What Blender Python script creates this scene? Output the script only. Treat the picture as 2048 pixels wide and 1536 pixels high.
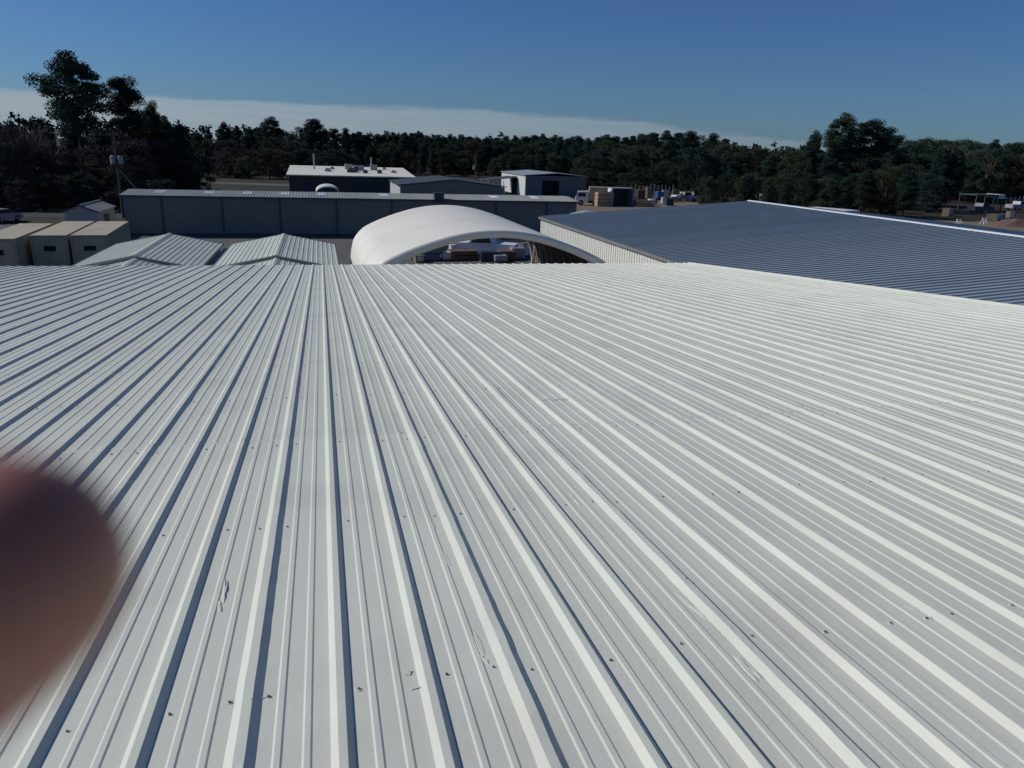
import bpy, math, random
import numpy as np
from mathutils import Vector, Matrix, noise

# ------------------------------------------------------------------ camera
for o in list(bpy.data.objects): bpy.data.objects.remove(o, do_unlink=True)
SC = bpy.context.scene
COL = SC.collection
CZ = 9.0
YAW, PITCH, ROLL = 0.24532506, 0.29521854, 0.03067171
F = 1540.0
fw = Vector((math.sin(YAW)*math.cos(PITCH), math.cos(YAW)*math.cos(PITCH), -math.sin(PITCH)))
rt0 = Vector((math.cos(YAW), -math.sin(YAW), 0)); up0 = rt0.cross(fw)
rt = rt0*math.cos(ROLL) + up0*math.sin(ROLL)
up = up0*math.cos(ROLL) - rt0*math.sin(ROLL)
cam = bpy.data.cameras.new('camera'); camo = bpy.data.objects.new('camera', cam); COL.objects.link(camo)
camo.matrix_world = Matrix(((rt.x, up.x, -fw.x, 0), (rt.y, up.y, -fw.y, 0), (rt.z, up.z, -fw.z, CZ), (0, 0, 0, 1)))
cam.sensor_width = 36; cam.lens = F/2048*36
cam.clip_start = 0.01; cam.clip_end = 6000
cam.dof.use_dof = True; cam.dof.focus_distance = 14.0; cam.dof.aperture_fstop = 9.5
SC.camera = camo

def ray(x, y): return fw*F + rt*(x-1024) + up*(768-y)
def at_z(x, y, z=0.0):
    d = ray(x, y); t = (z-CZ)/d.z; return d*t + Vector((0, 0, CZ))
def at_Y(x, y, Y):
    d = ray(x, y); t = Y/d.y; return d*t + Vector((0, 0, CZ))

# ------------------------------------------------------------------ light
SUN_EL, SUN_AZ = math.radians(34), math.radians(-66)       # azimuth from +Y, clockwise positive
sd = Vector((math.sin(SUN_AZ)*math.cos(SUN_EL), math.cos(SUN_AZ)*math.cos(SUN_EL), math.sin(SUN_EL)))
sun = bpy.data.lights.new('sun', 'SUN'); sun.energy = 3.25; sun.angle = math.radians(0.53); sun.color = (1, .985, .95)
suno = bpy.data.objects.new('sun', sun); COL.objects.link(suno)
suno.rotation_euler = sd.to_track_quat('Z', 'Y').to_euler()
W = bpy.data.worlds.new('World'); SC.world = W; W.use_nodes = True
nt = W.node_tree; nt.nodes.clear(); N = nt.nodes.new; L = nt.links.new
wout = N('ShaderNodeOutputWorld'); bg = N('ShaderNodeBackground'); sky = N('ShaderNodeTexSky')
sky.sky_type = 'NISHITA'; sky.sun_disc = False; sky.sun_elevation = SUN_EL; sky.sun_rotation = SUN_AZ
sky.altitude = 60; sky.air_density = 1.0; sky.dust_density = 0.35; sky.ozone_density = 1.2
SKY = 0.062
bg.inputs[1].default_value = SKY
def math_n(tree, op, a, b=None, c=None):
    n = tree.nodes.new('ShaderNodeMath'); n.operation = op
    for i, v in enumerate((a, b, c)):
        if v is None: continue
        if isinstance(v, (int, float)): n.inputs[i].default_value = v
        else: tree.links.new(v, n.inputs[i])
    return n.outputs[0]
tc = N('ShaderNodeTexCoord'); sx = N('ShaderNodeSeparateXYZ'); L(tc.outputs['Generated'], sx.inputs[0])
el = math_n(nt, 'MULTIPLY', math_n(nt, 'ARCSINE', sx.outputs[2]), 57.2958)
az = math_n(nt, 'MULTIPLY', math_n(nt, 'ARCTAN2', sx.outputs[0], sx.outputs[1]), 57.2958)
# a far bank of flat cloud: its upper edge sinks towards the right
mr = N('ShaderNodeMapRange'); mr.interpolation_type = 'SMOOTHERSTEP'
L(az, mr.inputs[0]); mr.inputs[1].default_value = 8; mr.inputs[2].default_value = 48; mr.inputs[3].default_value = 2.62; mr.inputs[4].default_value = 0.55
cv = N('ShaderNodeCombineXYZ'); L(math_n(nt, 'MULTIPLY', az, 0.16), cv.inputs[0]); L(math_n(nt, 'MULTIPLY', el, 1.6), cv.inputs[1])
nz = N('ShaderNodeTexNoise'); nz.inputs['Scale'].default_value = 1.0; nz.inputs['Detail'].default_value = 9; nz.inputs['Roughness'].default_value = .62; L(cv.outputs[0], nz.inputs['Vector'])
edge = math_n(nt, 'ADD', mr.outputs[0], math_n(nt, 'MULTIPLY', math_n(nt, 'SUBTRACT', nz.outputs[0], 0.5), 1.1))
diff = math_n(nt, 'SUBTRACT', edge, el)
ms = N('ShaderNodeMapRange'); ms.interpolation_type = 'SMOOTHSTEP'; L(diff, ms.inputs[0]); ms.inputs[1].default_value = -0.16; ms.inputs[2].default_value = 0.30
fade = N('ShaderNodeMapRange'); L(az, fade.inputs[0]); fade.inputs[1].default_value = -15; fade.inputs[2].default_value = 45; fade.inputs[3].default_value = 0.90; fade.inputs[4].default_value = 0.22
# thin streaks above the bank
cv2 = N('ShaderNodeCombineXYZ'); L(math_n(nt, 'MULTIPLY', az, 0.16), cv2.inputs[0]); L(math_n(nt, 'ADD', math_n(nt, 'MULTIPLY', el, 2.2), math_n(nt, 'MULTIPLY', az, 0.09)), cv2.inputs[1])
nz2 = N('ShaderNodeTexNoise'); nz2.inputs['Scale'].default_value = 1.0; nz2.inputs['Detail'].default_value = 4; L(cv2.outputs[0], nz2.inputs['Vector'])
st = N('ShaderNodeMapRange'); st.interpolation_type = 'SMOOTHSTEP'; L(nz2.outputs[0], st.inputs[0]); st.inputs[1].default_value = 0.62; st.inputs[2].default_value = 0.8; st.inputs[4].default_value = 0.10
lowb = N('ShaderNodeMapRange'); L(el, lowb.inputs[0]); lowb.inputs[1].default_value = 5.5; lowb.inputs[2].default_value = 3.0
tex = N('ShaderNodeMapRange'); L(nz2.outputs[0], tex.inputs[0]); tex.inputs[1].default_value = .3; tex.inputs[2].default_value = .7; tex.inputs[3].default_value = .78; tex.inputs[4].default_value = 1.08
mask = math_n(nt, 'MAXIMUM', math_n(nt, 'MULTIPLY', math_n(nt, 'MULTIPLY', ms.outputs[0], tex.outputs[0]), fade.outputs[0]), math_n(nt, 'MULTIPLY', st.outputs[0], lowb.outputs[0]))
mx = N('ShaderNodeMix'); mx.data_type = 'RGBA'; L(mask, mx.inputs['Factor'])
tint = N('ShaderNodeMix'); tint.data_type = 'RGBA'; tint.blend_type = 'MULTIPLY'; tint.inputs['Factor'].default_value = 1; tint.inputs['B'].default_value = (.32, .55, .96, 1)
L(sky.outputs[0], tint.inputs['A']); L(tint.outputs['Result'], mx.inputs['A'])
CL = (0.315, 0.375, 0.43)
mx.inputs['B'].default_value = (CL[0]/SKY, CL[1]/SKY, CL[2]/SKY, 1)
L(mx.outputs['Result'], bg.inputs[0]); L(bg.outputs[0], wout.inputs[0])
SC.view_settings.view_transform = 'Standard'; SC.view_settings.look = 'None'
SC.view_settings.exposure = 0; SC.view_settings.gamma = 1; SC.view_settings.use_curve_mapping = False
SC.render.engine = 'CYCLES'
SC.cycles.max_bounces = 6

# ------------------------------------------------------------------ helpers
def material(name, col, rough=0.6, var=0.12, scale=1.5, metallic=0.0, bump=0.0, bscale=40, spec=0.4, dirt=None, dirt_amt=0.4, dirt_scale=0.6, objvar=0.0, stretch=None):
    m = bpy.data.materials.new(name); m.use_nodes = True
    t = m.node_tree; b = t.nodes['Principled BSDF']
    b.inputs['Roughness'].default_value = rough; b.inputs['Metallic'].default_value = metallic
    b.inputs['Specular IOR Level'].default_value = spec
    g = t.nodes.new('ShaderNodeNewGeometry'); vec = g.outputs['Position']
    if stretch:
        mp = t.nodes.new('ShaderNodeMapping'); mp.inputs['Scale'].default_value = stretch; t.links.new(vec, mp.inputs[0]); vec = mp.outputs[0]
    n = t.nodes.new('ShaderNodeTexNoise'); n.inputs['Scale'].default_value = scale; n.inputs['Detail'].default_value = 6; t.links.new(vec, n.inputs['Vector'])
    h = t.nodes.new('ShaderNodeHueSaturation'); h.inputs['Color'].default_value = (*col, 1)
    v = math_n(t, 'ADD', math_n(t, 'MULTIPLY', math_n(t, 'SUBTRACT', n.outputs[0], 0.5), 2*var), 1.0)
    if objvar:
        oi = t.nodes.new('ShaderNodeObjectInfo')
        v = math_n(t, 'MULTIPLY', v, math_n(t, 'ADD', math_n(t, 'MULTIPLY', math_n(t, 'SUBTRACT', oi.outputs['Random'], 0.5), 2*objvar), 1.0))
    t.links.new(v, h.inputs['Value']); out = h.outputs[0]
    if dirt:
        n2 = t.nodes.new('ShaderNodeTexNoise'); n2.inputs['Scale'].default_value = dirt_scale; n2.inputs['Detail'].default_value = 8; t.links.new(g.outputs['Position'], n2.inputs['Vector'])
        r = t.nodes.new('ShaderNodeMapRange'); t.links.new(n2.outputs[0], r.inputs[0]); r.inputs[1].default_value = 0.5; r.inputs[2].default_value = 0.72; r.inputs[4].default_value = dirt_amt
        mi = t.nodes.new('ShaderNodeMix'); mi.data_type = 'RGBA'; t.links.new(r.outputs[0], mi.inputs['Factor']); t.links.new(out, mi.inputs['A']); mi.inputs['B'].default_value = (*dirt, 1); out = mi.outputs['Result']
    t.links.new(out, b.inputs['Base Color'])
    if bump:
        n3 = t.nodes.new('ShaderNodeTexNoise'); n3.inputs['Scale'].default_value = bscale; n3.inputs['Detail'].default_value = 4; t.links.new(g.outputs['Position'], n3.inputs['Vector'])
        bp = t.nodes.new('ShaderNodeBump'); bp.inputs['Strength'].default_value = bump; bp.inputs['Distance'].default_value = 0.01; t.links.new(n3.outputs[0], bp.inputs['Height']); t.links.new(bp.outputs[0], b.inputs['Normal'])
    return m
M = {}
M['coat'] = material('white_roof_coating', (.635, .635, .54), .5, .075, .8, stretch=(6, .5, 1), bump=.10, bscale=55, spec=.25, dirt=(.49, .485, .42), dirt_amt=.45, dirt_scale=1.3, objvar=.035)
M['screw'] = material('grey_screw', (.16, .16, .15), .45, .1, 30, metallic=.6)
M['white_metal'] = material('white_metal', (.66, .665, .60), .45, .05, 2, dirt=(.45, .44, .40), dirt_amt=.25)
M['trim'] = material('white_trim', (.80, .82, .84), .35, .03, 3)
M['deck'] = material('dark_deck', (.12, .12, .12), .8, .1)
M['shed_roof'] = material('pale_green_white_roof', (.58, .59, .50), .5, .08, .8, dirt=(.45, .455, .38), dirt_amt=.4, objvar=.05)
M['shed_wall'] = material('shed_wall', (.30, .31, .29), .6, .1)
M['valley'] = material('blue_gutter', (.14, .20, .23), .5, .1)
M['slate'] = material('slate_blue_roof', (.27, .32, .35), .5, .08, .35, spec=.25, objvar=.05)
M['slate_wall'] = material('slate_wall', (.19, .19, .175), .6, .14, .4, dirt=(.14, .14, .13), dirt_amt=.4, dirt_scale=.15)
M['slate_dark'] = material('slate_downspout', (.05, .065, .085), .5, .1)
M['grey_roof'] = material('grey_metal_roof', (.30, .30, .265), .5, .1, .5, dirt=(.22, .22, .20), dirt_amt=.5, objvar=.06)
M['skylight'] = material('skylight', (.62, .64, .64), .35, .08)
M['charcoal'] = material('charcoal_roof', (.055, .062, .075), .6, .12, .4)
M['brown_wall'] = material('dark_brown_wall', (.075, .060, .052), .7, .15, .5)
M['dark_glass'] = material('dark_glass', (.012, .016, .022), .12, .05, spec=.6)
M['dark'] = material('dark_opening', (.012, .012, .014), .9, .1)
M['tan'] = material('tan_container', (.42, .36, .25), .6, .12, .7, dirt=(.24, .2, .15), dirt_amt=.5)
M['tan_roof'] = material('tan_container_roof', (.44, .38, .26), .65, .18, .5, dirt=(.33, .31, .27), dirt_amt=.8, dirt_scale=.35)
M['rust'] = material('rust_brown', (.16, .09, .06), .75, .2, 1)
M['tarp'] = material('white_tarp', (.77, .735, .635), .5, .03, .5, bump=.06, bscale=3, dirt=(.60, .54, .42), dirt_amt=.35, dirt_scale=.35)
M['shaded_front'] = material('shaded_front', (.17, .175, .18), .6, .08)  # front of the white building, its shade painted in as grey
M['shade_liner'] = material('shade_brown', (.15, .125, .105), .8, .2, 1.2, stretch=(1, 3, .3))  # brown that paints shade onto the inside of the white cover
M['cream_roof'] = material('cream_white_roof', (.80, .75, .62), .5, .08, .6, dirt=(.55, .52, .45), dirt_amt=.5, dirt_scale=.25)
M['galv'] = material('galvanised_steel', (.32, .33, .34), .45, .1, metallic=.7)
M['wood'] = material('weathered_wood', (.17, .12, .08), .85, .25, 3)
M['lumber'] = material('fresh_lumber', (.42, .28, .17), .75, .15, 3)
M['pole'] = material('pole_wood', (.075, .06, .05), .9, .2, 4)
M['grey_can'] = material('grey_paint', (.30, .32, .34), .5, .06)
M['white_paint'] = material('white_paint', (.74, .74, .72), .35, .05, dirt=(.5, .48, .44), dirt_amt=.3)
M['silver'] = material('silver_paint', (.30, .31, .33), .35, .05)
M['blue_paint'] = material('blue_paint', (.03, .09, .22), .5, .1)
M['navy'] = material('navy_paint', (.02, .03, .06), .4, .1)
M['black'] = material('black_rubber', (.018, .018, .018), .75, .1)
M['red_brown'] = material('clay_red', (.16, .09, .075), .85, .2, 2)
M['cable'] = material('steel_cable', (.25, .25, .26), .5, .05)
M['bark'] = material('bark', (.055, .042, .034), .9, .3, 3)
M['twig'] = material('bare_twig', (.085, .07, .06), .9, .2, 3)
M['needle'] = material('pine_needles', (.034, .058, .040), .7, .35, .35, spec=.15, objvar=.3)
M['needle_d'] = material('dark_pine_needles', (.020, .040, .032), .7, .35, .35, spec=.15, objvar=.3)
M['leaf'] = material('dull_leaves', (.055, .068, .036), .7, .35, .35, spec=.12, objvar=.35)
M['brown_leaf'] = material('winter_brown_leaves', (.066, .057, .050), .75, .3, .35, spec=.1, objvar=.25)
M['ground'] = material('dry_grass_ground', (.050, .050, .034), .95, .3, .12, dirt=(.085, .075, .055), dirt_amt=.7, dirt_scale=.03, spec=.1)
M['litter'] = material('leaf_litter', (.045, .037, .028), .95, .3, .4, spec=.1)
M['gravel'] = material('grey_gravel_yard', (.13, .125, .12), .95, .18, .8, dirt=(.17, .155, .13), dirt_amt=.6, dirt_scale=.08, bump=.3, bscale=9, spec=.1)
M['dirt'] = material('tan_dirt_yard', (.20, .155, .115), .95, .2, .4, dirt=(.17, .14, .11), dirt_amt=.6, dirt_scale=.12, spec=.1)
M['asphalt'] = material('asphalt', (.062, .062, .064), .9, .15, 1, spec=.15)

class MB:
    def __init__(s): s.v = []; s.f = []
    def add(s, vs, fs):
        n = len(s.v); s.v += [tuple(q) for q in vs]; s.f += [tuple(i+n for i in f) for f in fs]; return s
    def box(s, x0, x1, y0, y1, z0, z1):
        return s.add([(x, y, z) for z in (z0, z1) for y in (y0, y1) for x in (x0, x1)],
                     [(0, 2, 3, 1), (4, 5, 7, 6), (0, 1, 5, 4), (2, 6, 7, 3), (0, 4, 6, 2), (1, 3, 7, 5)])
    def bevbox(s, x0, x1, y0, y1, z0, z1, b):
        # box with chamfered vertical and top edges
        def ring(z, i): return [(x0+i+b, y0+i, z), (x1-i-b, y0+i, z), (x1-i, y0+i+b, z), (x1-i, y1-i-b, z), (x1-i-b, y1-i, z), (x0+i+b, y1-i, z), (x0+i, y1-i-b, z), (x0+i, y0+i+b, z)]
        vs = ring(z0, 0)+ring(z1-b, 0)+ring(z1, b); fs = [tuple(range(7, -1, -1)), tuple(range(16, 24))]
        for k in (0, 8):
            for i in range(8): j = (i+1) % 8; fs.append((k+i, k+j, k+8+j, k+8+i))
        return s.add(vs, fs)
    def tube(s, pts, r, n=8, cap=True):
        pts = [Vector(p) for p in pts]; rs = r if isinstance(r, (list, tuple)) else [r]*len(pts)
        vs = []; fs = []; a = None
        for i, p in enumerate(pts):
            d = (pts[min(i+1, len(pts)-1)]-pts[max(i-1, 0)]).normalized()
            if a is None: a = d.orthogonal().normalized()
            a = (a-d*a.dot(d)).normalized(); b = d.cross(a)
            for k in range(n):
                t = 2*math.pi*k/n; vs.append(p+(a*math.cos(t)+b*math.sin(t))*rs[i])
        for i in range(len(pts)-1):
            for k in range(n):
                j = (k+1) % n; fs.append((i*n+k, i*n+j, (i+1)*n+j, (i+1)*n+k))
        if cap: fs += [tuple(range(n-1, -1, -1)), tuple((len(pts)-1)*n+k for k in range(n))]
        return s.add(vs, fs)
    def prism(s, poly, a0, a1, axis='y'):
        n = len(poly)
        def P(p, a): return (p[0], a, p[1]) if axis == 'y' else ((a, p[0], p[1]) if axis == 'x' else (p[0], p[1], a))
        return s.add([P(p, a0) for p in poly]+[P(p, a1) for p in poly],
                     [tuple(range(n)), tuple(range(2*n-1, n-1, -1))]+[((i+1) % n, i, n+i, n+(i+1) % n) for i in range(n)])
    def mesh(s, name, smooth=False):
        m = bpy.data.meshes.new(name); m.from_pydata(s.v, [], s.f); m.update()
        if smooth: m.polygons.foreach_set('use_smooth', [True]*len(m.polygons))
        return m
    def build(s, name, mat, parent=None, smooth=False):
        me = s.mesh(name, smooth); me.materials.append(M[mat] if isinstance(mat, str) else mat)
        return link(name, me, parent)
def link(name, me, parent=None, mw=None):
    o = bpy.data.objects.new(name, me); COL.objects.link(o)
    if parent: o.parent = parent
    if mw is not None: o.matrix_local = mw
    return o
def tag(o, label=None, cat=None, group=None, kind=None):
    if label: o['label'] = label
    if cat: o['category'] = cat
    if group: o['group'] = group
    if kind: o['kind'] = kind
    return o
def thing(name, loc, label, cat, group=None, rz=0.0):
    e = bpy.data.objects.new(name, None); COL.objects.link(e); e.location = loc; e.rotation_euler = (0, 0, rz); e.empty_display_size = .3
    return tag(e, label, cat, group)
def frame(loc, xd, yd):
    x = Vector(xd).normalized(); y = Vector(yd); y = (y-x*y.dot(x)).normalized(); z = x.cross(y)
    return Matrix(((x.x, y.x, z.x, loc[0]), (x.y, y.y, z.y, loc[1]), (x.z, y.z, z.z, loc[2]), (0, 0, 0, 1)))
def sheet(name, poly, z, mat, kind='structure'):
    o = MB().add([(x, y, z) for x, y in poly], [tuple(range(len(poly)))]).build(name, mat); return tag(o, kind=kind)

# ribbed metal panel: three major ribs a foot apart and two small ribs between each pair
def section(rib_h=.023, minor=True, side=.025, top=.025, w=.9144, n=3, wide0=1.0):
    p = w/n; pts = []
    for i in range(n):
        c = i*p; k = wide0 if i == 0 else 1.0; t = top*.5*k; s = t+side*k
        pts += [(c-s, .0), (c-t-.001, rib_h), (c+t+.001, rib_h), (c+s, .0)]
        if minor:
            for q in (.108, .197):
                q = q*p/.3048; pts += [(c+q-.016, 0), (c+q-.009, .0042), (c+q+.009, .0042), (c+q+.016, 0)]
    pts.append((w-top*.5-side+.004, 0))
    return pts
def panel_mesh(name, length, step, sec, mat, seed=None, amp=0.0, lap=0):
    ny = max(1, int(round(length/step))); v = []; nx = len(sec)
    for j in range(ny+1):
        y = length*j/ny
        for i, (x, z) in enumerate(sec):
            dz = dx = 0.0
            if seed is not None:
                w = noise.noise(Vector((x*1.3+seed*7.7, y*.55, seed*3.1)))*amp
                dz = w
                if i < lap:      # brushed on seam coating over the lapped rib: lumpy
                    a = noise.noise(Vector((x*60+seed*9, y*9, seed)))*.0011+max(0, noise.noise(Vector((seed*5.3, y*2.3, x*20)))-.28)*.009
                    dz += a+.0012; dx = noise.noise(Vector((y*6, seed*2.2, i*.7)))*.0022
            v.append((x+dx, y, z+dz))
    f = [(j*nx+i, j*nx+i+1, (j+1)*nx+i+1, (j+1)*nx+i) for j in range(ny) for i in range(nx-1)]
    m = bpy.data.meshes.new(name); m.from_pydata(v, [], f); m.update(); m.materials.append(M[mat]); return m

rnd = random.Random(7)
# ------------------------------------------------------------------ setting
sheet('ground', [(-2500, -800), (2500, -800), (2500, 4000), (-2500, 4000)], 0, 'ground')
sheet('gravel_yard', [(-70, -60), (40, -60), (40, 92), (-17, 92), (-70, 92)], .004, 'gravel')
sheet('dirt_yard', [(30, 92.5), (40.5, 60), (150, 60), (150, 104), (80, 110), (72, 150), (40, 150)], .004, 'dirt')
sheet('road', [(-90, 104), (-22, 100), (-20, 106), (-90, 111)], .004, 'asphalt')
sheet('far_road', [(-70, 198), (8, 176), (8, 183), (-70, 207)], .004, 'gravel')
sheet('forest_floor', [(-400, 112), (-40, 116), (-26, 150), (-30, 240), (60, 262), (74, 168), (84, 112), (150, 106), (500, 100), (900, 900), (-700, 900)], .002, 'litter')

# ------------------------------------------------------------------ the roof underfoot
H0 = 1.62068
def rz(Y): return CZ-H0-Y/12.0
EY = 25.95; RY = -9.0; LAP = 5.43; PX0, NP = -18, 31
XL, XR = .3048*(3*PX0+2)-.045, 13.06
bld = thing('metal_building', (0, 0, 0), 'low white coated ribbed metal roof in the foreground, seen from standing on it', 'building')
roof = MB().add([(XL+.02, RY, rz(RY)-.07), (XR-.03, RY, rz(RY)-.07), (XR-.03, EY-.12, rz(EY-.12)-.07), (XL+.02, EY-.12, rz(EY-.12)-.07),
                 (XL+.02, RY, rz(RY)-.02), (XR-.03, RY, rz(RY)-.02), (XR-.03, EY-.12, rz(EY-.12)-.02), (XL+.02, EY-.12, rz(EY-.12)-.02)],
                [(3, 2, 1, 0), (4, 5, 6, 7), (0, 1, 5, 4), (1, 2, 6, 5), (2, 3, 7, 6), (3, 0, 4, 7)]).build('roof', 'deck', bld)
sl = math.sqrt(1+1/144.0)
secs = section(wide0=1.22)
upv = [panel_mesh('roof_panel', (LAP+.06-RY)*sl, .045, secs, 'coat', seed=s, amp=.0016, lap=4) for s in (1.3, 2.9, 4.1, 5.7, 7.2)]
lov = [panel_mesh('roof_panel', (EY-LAP)*sl, .20, secs, 'coat', seed=s, amp=.0016, lap=4) for s in (11.3, 12.9, 14.1)]
XP = []
for m in range(PX0, PX0+NP):
    x = .3048*(3*m+2); XP.append(x)
    dz = rnd.uniform(0, .0008)
    link('roof_panel', upv[m % 5], roof, frame((x, RY, rz(RY)+.0026+dz), (1, 0, 0), (0, 1, -1/12)))
    link('roof_panel', lov[m % 3], roof, frame((x, LAP, rz(LAP)+dz), (1, 0, 0), (0, 1, -1/12)))
sec2 = section(w=.6096, n=2, wide0=1.22)      # narrow closing sheet along the right rake
link('roof_panel', panel_mesh('roof_panel', (LAP+.06-RY)*sl, .3, sec2, 'coat', seed=21.0, amp=.0016, lap=4), roof, frame((12.4968, RY, rz(RY)+.0026), (1, 0, 0), (0, 1, -1/12)))
link('roof_panel', panel_mesh('roof_panel', (EY-LAP)*sl, .3, sec2, 'coat', seed=23.0, amp=.0016, lap=4), roof, frame((12.4968, LAP, rz(LAP)), (1, 0, 0), (0, 1, -1/12)))
# back slope beyond the ridge, ridge cap, rake trim, gutter and walls
MB().add([(XL, RY-.01, rz(RY)), (XR, RY-.01, rz(RY)), (XR, RY-30, rz(RY)-2.5), (XL, RY-30, rz(RY)-2.5)], [(3, 2, 1, 0)]).build('back_slope', 'coat', bld)
MB().prism([(RY-.28, rz(RY)+.026), (RY, rz(RY)+.062), (RY+.28, rz(RY)+.02), (RY+.28, rz(RY)+.012), (RY, rz(RY)+.05), (RY-.28, rz(RY)+.018)], XL, XR, 'x').build('ridge_cap', 'coat', bld)
tr = MB()
for X0 in (XR, XL):
    s = 1 if X0 > 0 else -1
    sec = [(X0-s*.075, .004), (X0-s*.05, .034), (X0, .036), (X0, -.20), (X0-s*.012, -.20), (X0-s*.012, .0), (X0-s*.075, -.01)]
    vs = [(x, y, rz(y)+z) for y in (RY, EY+.02) for x, z in sec]; n = len(sec)
    tr = MB().add(vs, [(i, (i+1) % n, n+(i+1) % n, n+i) for i in range(n)]+[tuple(range(n)), tuple(range(2*n-1, n-1, -1))])
    tr.build('rake_trim', 'coat', bld)
MB().prism([(EY+.005, rz(EY)-.03), (EY+.12, rz(EY)-.05), (EY+.12, rz(EY)-.17), (EY-.05, rz(EY)-.17), (EY-.05, rz(EY)-.15), (EY+.10, rz(EY)-.15), (EY+.10, rz(EY)-.065), (EY+.005, rz(EY)-.045)], XL, XR, 'x').build('gutter', 'white_metal', bld)
for nm, (x0, x1, y0, y1) in {'front': (XL+.1, XR-.1, EY-.3, EY-.1), 'left': (XL+.1, XL+.3, RY-29.5, EY-.3), 'right': (XR-.3, XR-.1, RY-29.5, EY-.3), 'back': (XL+.3, XR-.3, RY-29.5, RY-29.3)}.items():
    zt0 = min(rz(y0 if y0 > RY else 2*RY-y0), rz(y1 if y1 > RY else 2*RY-y1))-.12
    if nm in ('left', 'right'):
        MB().prism([(y0, 0), (y1, 0), (y1, rz(y1)-.1), (RY, rz(RY)-.1), (y0, rz(RY)-2.55)], x0, x1, 'x').build('wall', 'white_metal', bld)
    else: MB().box(x0, x1, y0, y1, 0, zt0).build('wall', 'white_metal', bld)
# brushed sealant over the end lap
def prof_z(x):
    q = ((x/.3048+.5) % 1-.5)*.3048; a_ = abs(q)
    return .023 if a_ < .0135 else (.023*(.0385-a_)/.025 if a_ < .0385 else 0)
v = []; xs_ = [XL+.05+i*.006 for i in range(int((XR-.5-XL-.05)/.006))]; ny_ = 6
for i, x in enumerate(xs_):
    c_ = LAP+.055+.012*noise.noise(Vector((x*3, 1.7, 0)))+.006*noise.noise(Vector((x*21, 5.7, 0))); w_ = .030*(1+.7*noise.noise(Vector((x*5, 9.1, 0))))
    for j in range(ny_):
        t_ = j/(ny_-1)*2-1; y = c_+t_*w_
        h_ = (.0022+.0025*noise.noise(Vector((x*14, y*30, 3))))*(1-t_*t_)-(.002 if abs(t_) == 1 else 0)
        v.append((x, y, rz(y)+.0034+prof_z(x)+h_))
MB().add(v, [(i*ny_+j, (i+1)*ny_+j, (i+1)*ny_+j+1, i*ny_+j+1) for i in range(len(xs_)-1) for j in range(ny_-1)]).build('lap_sealant', 'coat', roof, True)
# fasteners along the purlin lines: a dab of coating and a screw head beside every rib
scr = MB(); dab = MB()
def disc(mb, x, y, z0, r, h, n, jit=0):
    k = [r*(1+rnd.uniform(-jit, jit)) for _ in range(n)]
    vs = [(x+k[i]*math.cos(2*math.pi*i/n), y+k[i]*math.sin(2*math.pi*i/n), z0-.004) for i in range(n)]
    vs += [(x+.72*k[i]*math.cos(2*math.pi*i/n), y+.72*k[i]*math.sin(2*math.pi*i/n), z0+h) for i in range(n)]
    mb.add(vs, [(i, (i+1) % n, n+(i+1) % n, n+i) for i in range(n)]+[tuple(range(n, 2*n))])
rows = [.78]+[2.30+1.52*i for i in range(16)]
for Y in rows:
    for k in range(3*PX0+3, 41):
        for s in ((1, -1) if k % 3 == 2 else (1,)):
            if rnd.random() < .06: continue
            x = .3048*k+s*(.066+rnd.uniform(-.008, .008)); y = Y+rnd.uniform(-.03, .03)
            z = rz(y)+(.003 if Y < LAP else .0012)
            n = 10 if Y < 9 else 5
            if rnd.random() < .8: disc(dab, x, y, z, rnd.uniform(.010, .017), .0022, n, .25)
            disc(scr, x+.001, y, z, rnd.uniform(.0048, .0068), .0068, n)
tag(dab.build('sealant_dab', 'coat', roof), kind='stuff'); tag(scr.build('screw_head', 'screw', roof), kind='stuff')
def on_roof(x, y):
    d = ray(x, y); t = -H0/(d.z+d.y/12); return d*t+Vector((0, 0, CZ))
def patch(px, py, sx_, sy_, rot, seed, amp):
    n = 18; p = on_roof(px, py); v = []
    for j in range(n):
        for i in range(n):
            u, w = i/(n-1)*2-1, j/(n-1)*2-1; r = math.hypot(u, w)
            q = noise.noise(Vector((u*1.6+seed, w*1.6, seed*1.7))); rr = max(0, 1-r*r*(1.0+.6*q))
            hgt = .0022*min(1, rr*1.5)+amp*.33*abs(noise.noise(Vector((u*1.9+seed*3, w*2.4, seed))))*min(1, rr*2)-.004*(rr <= 0)
            a = u*sx_; b = w*sy_; X = p.x+a*math.cos(rot)-b*math.sin(rot); Y = p.y+a*math.sin(rot)+b*math.cos(rot)
            # follow the profile of the sheet below
            base = prof_z(X)
            v.append((X, Y, rz(Y)+.0030+base+hgt))
    f = [(j*n+i, j*n+i+1, (j+1)*n+i+1, (j+1)*n+i) for j in range(n-1) for i in range(n-1)]
    MB().add(v, f).build('sealant_patch', 'coat', roof, True)
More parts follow.
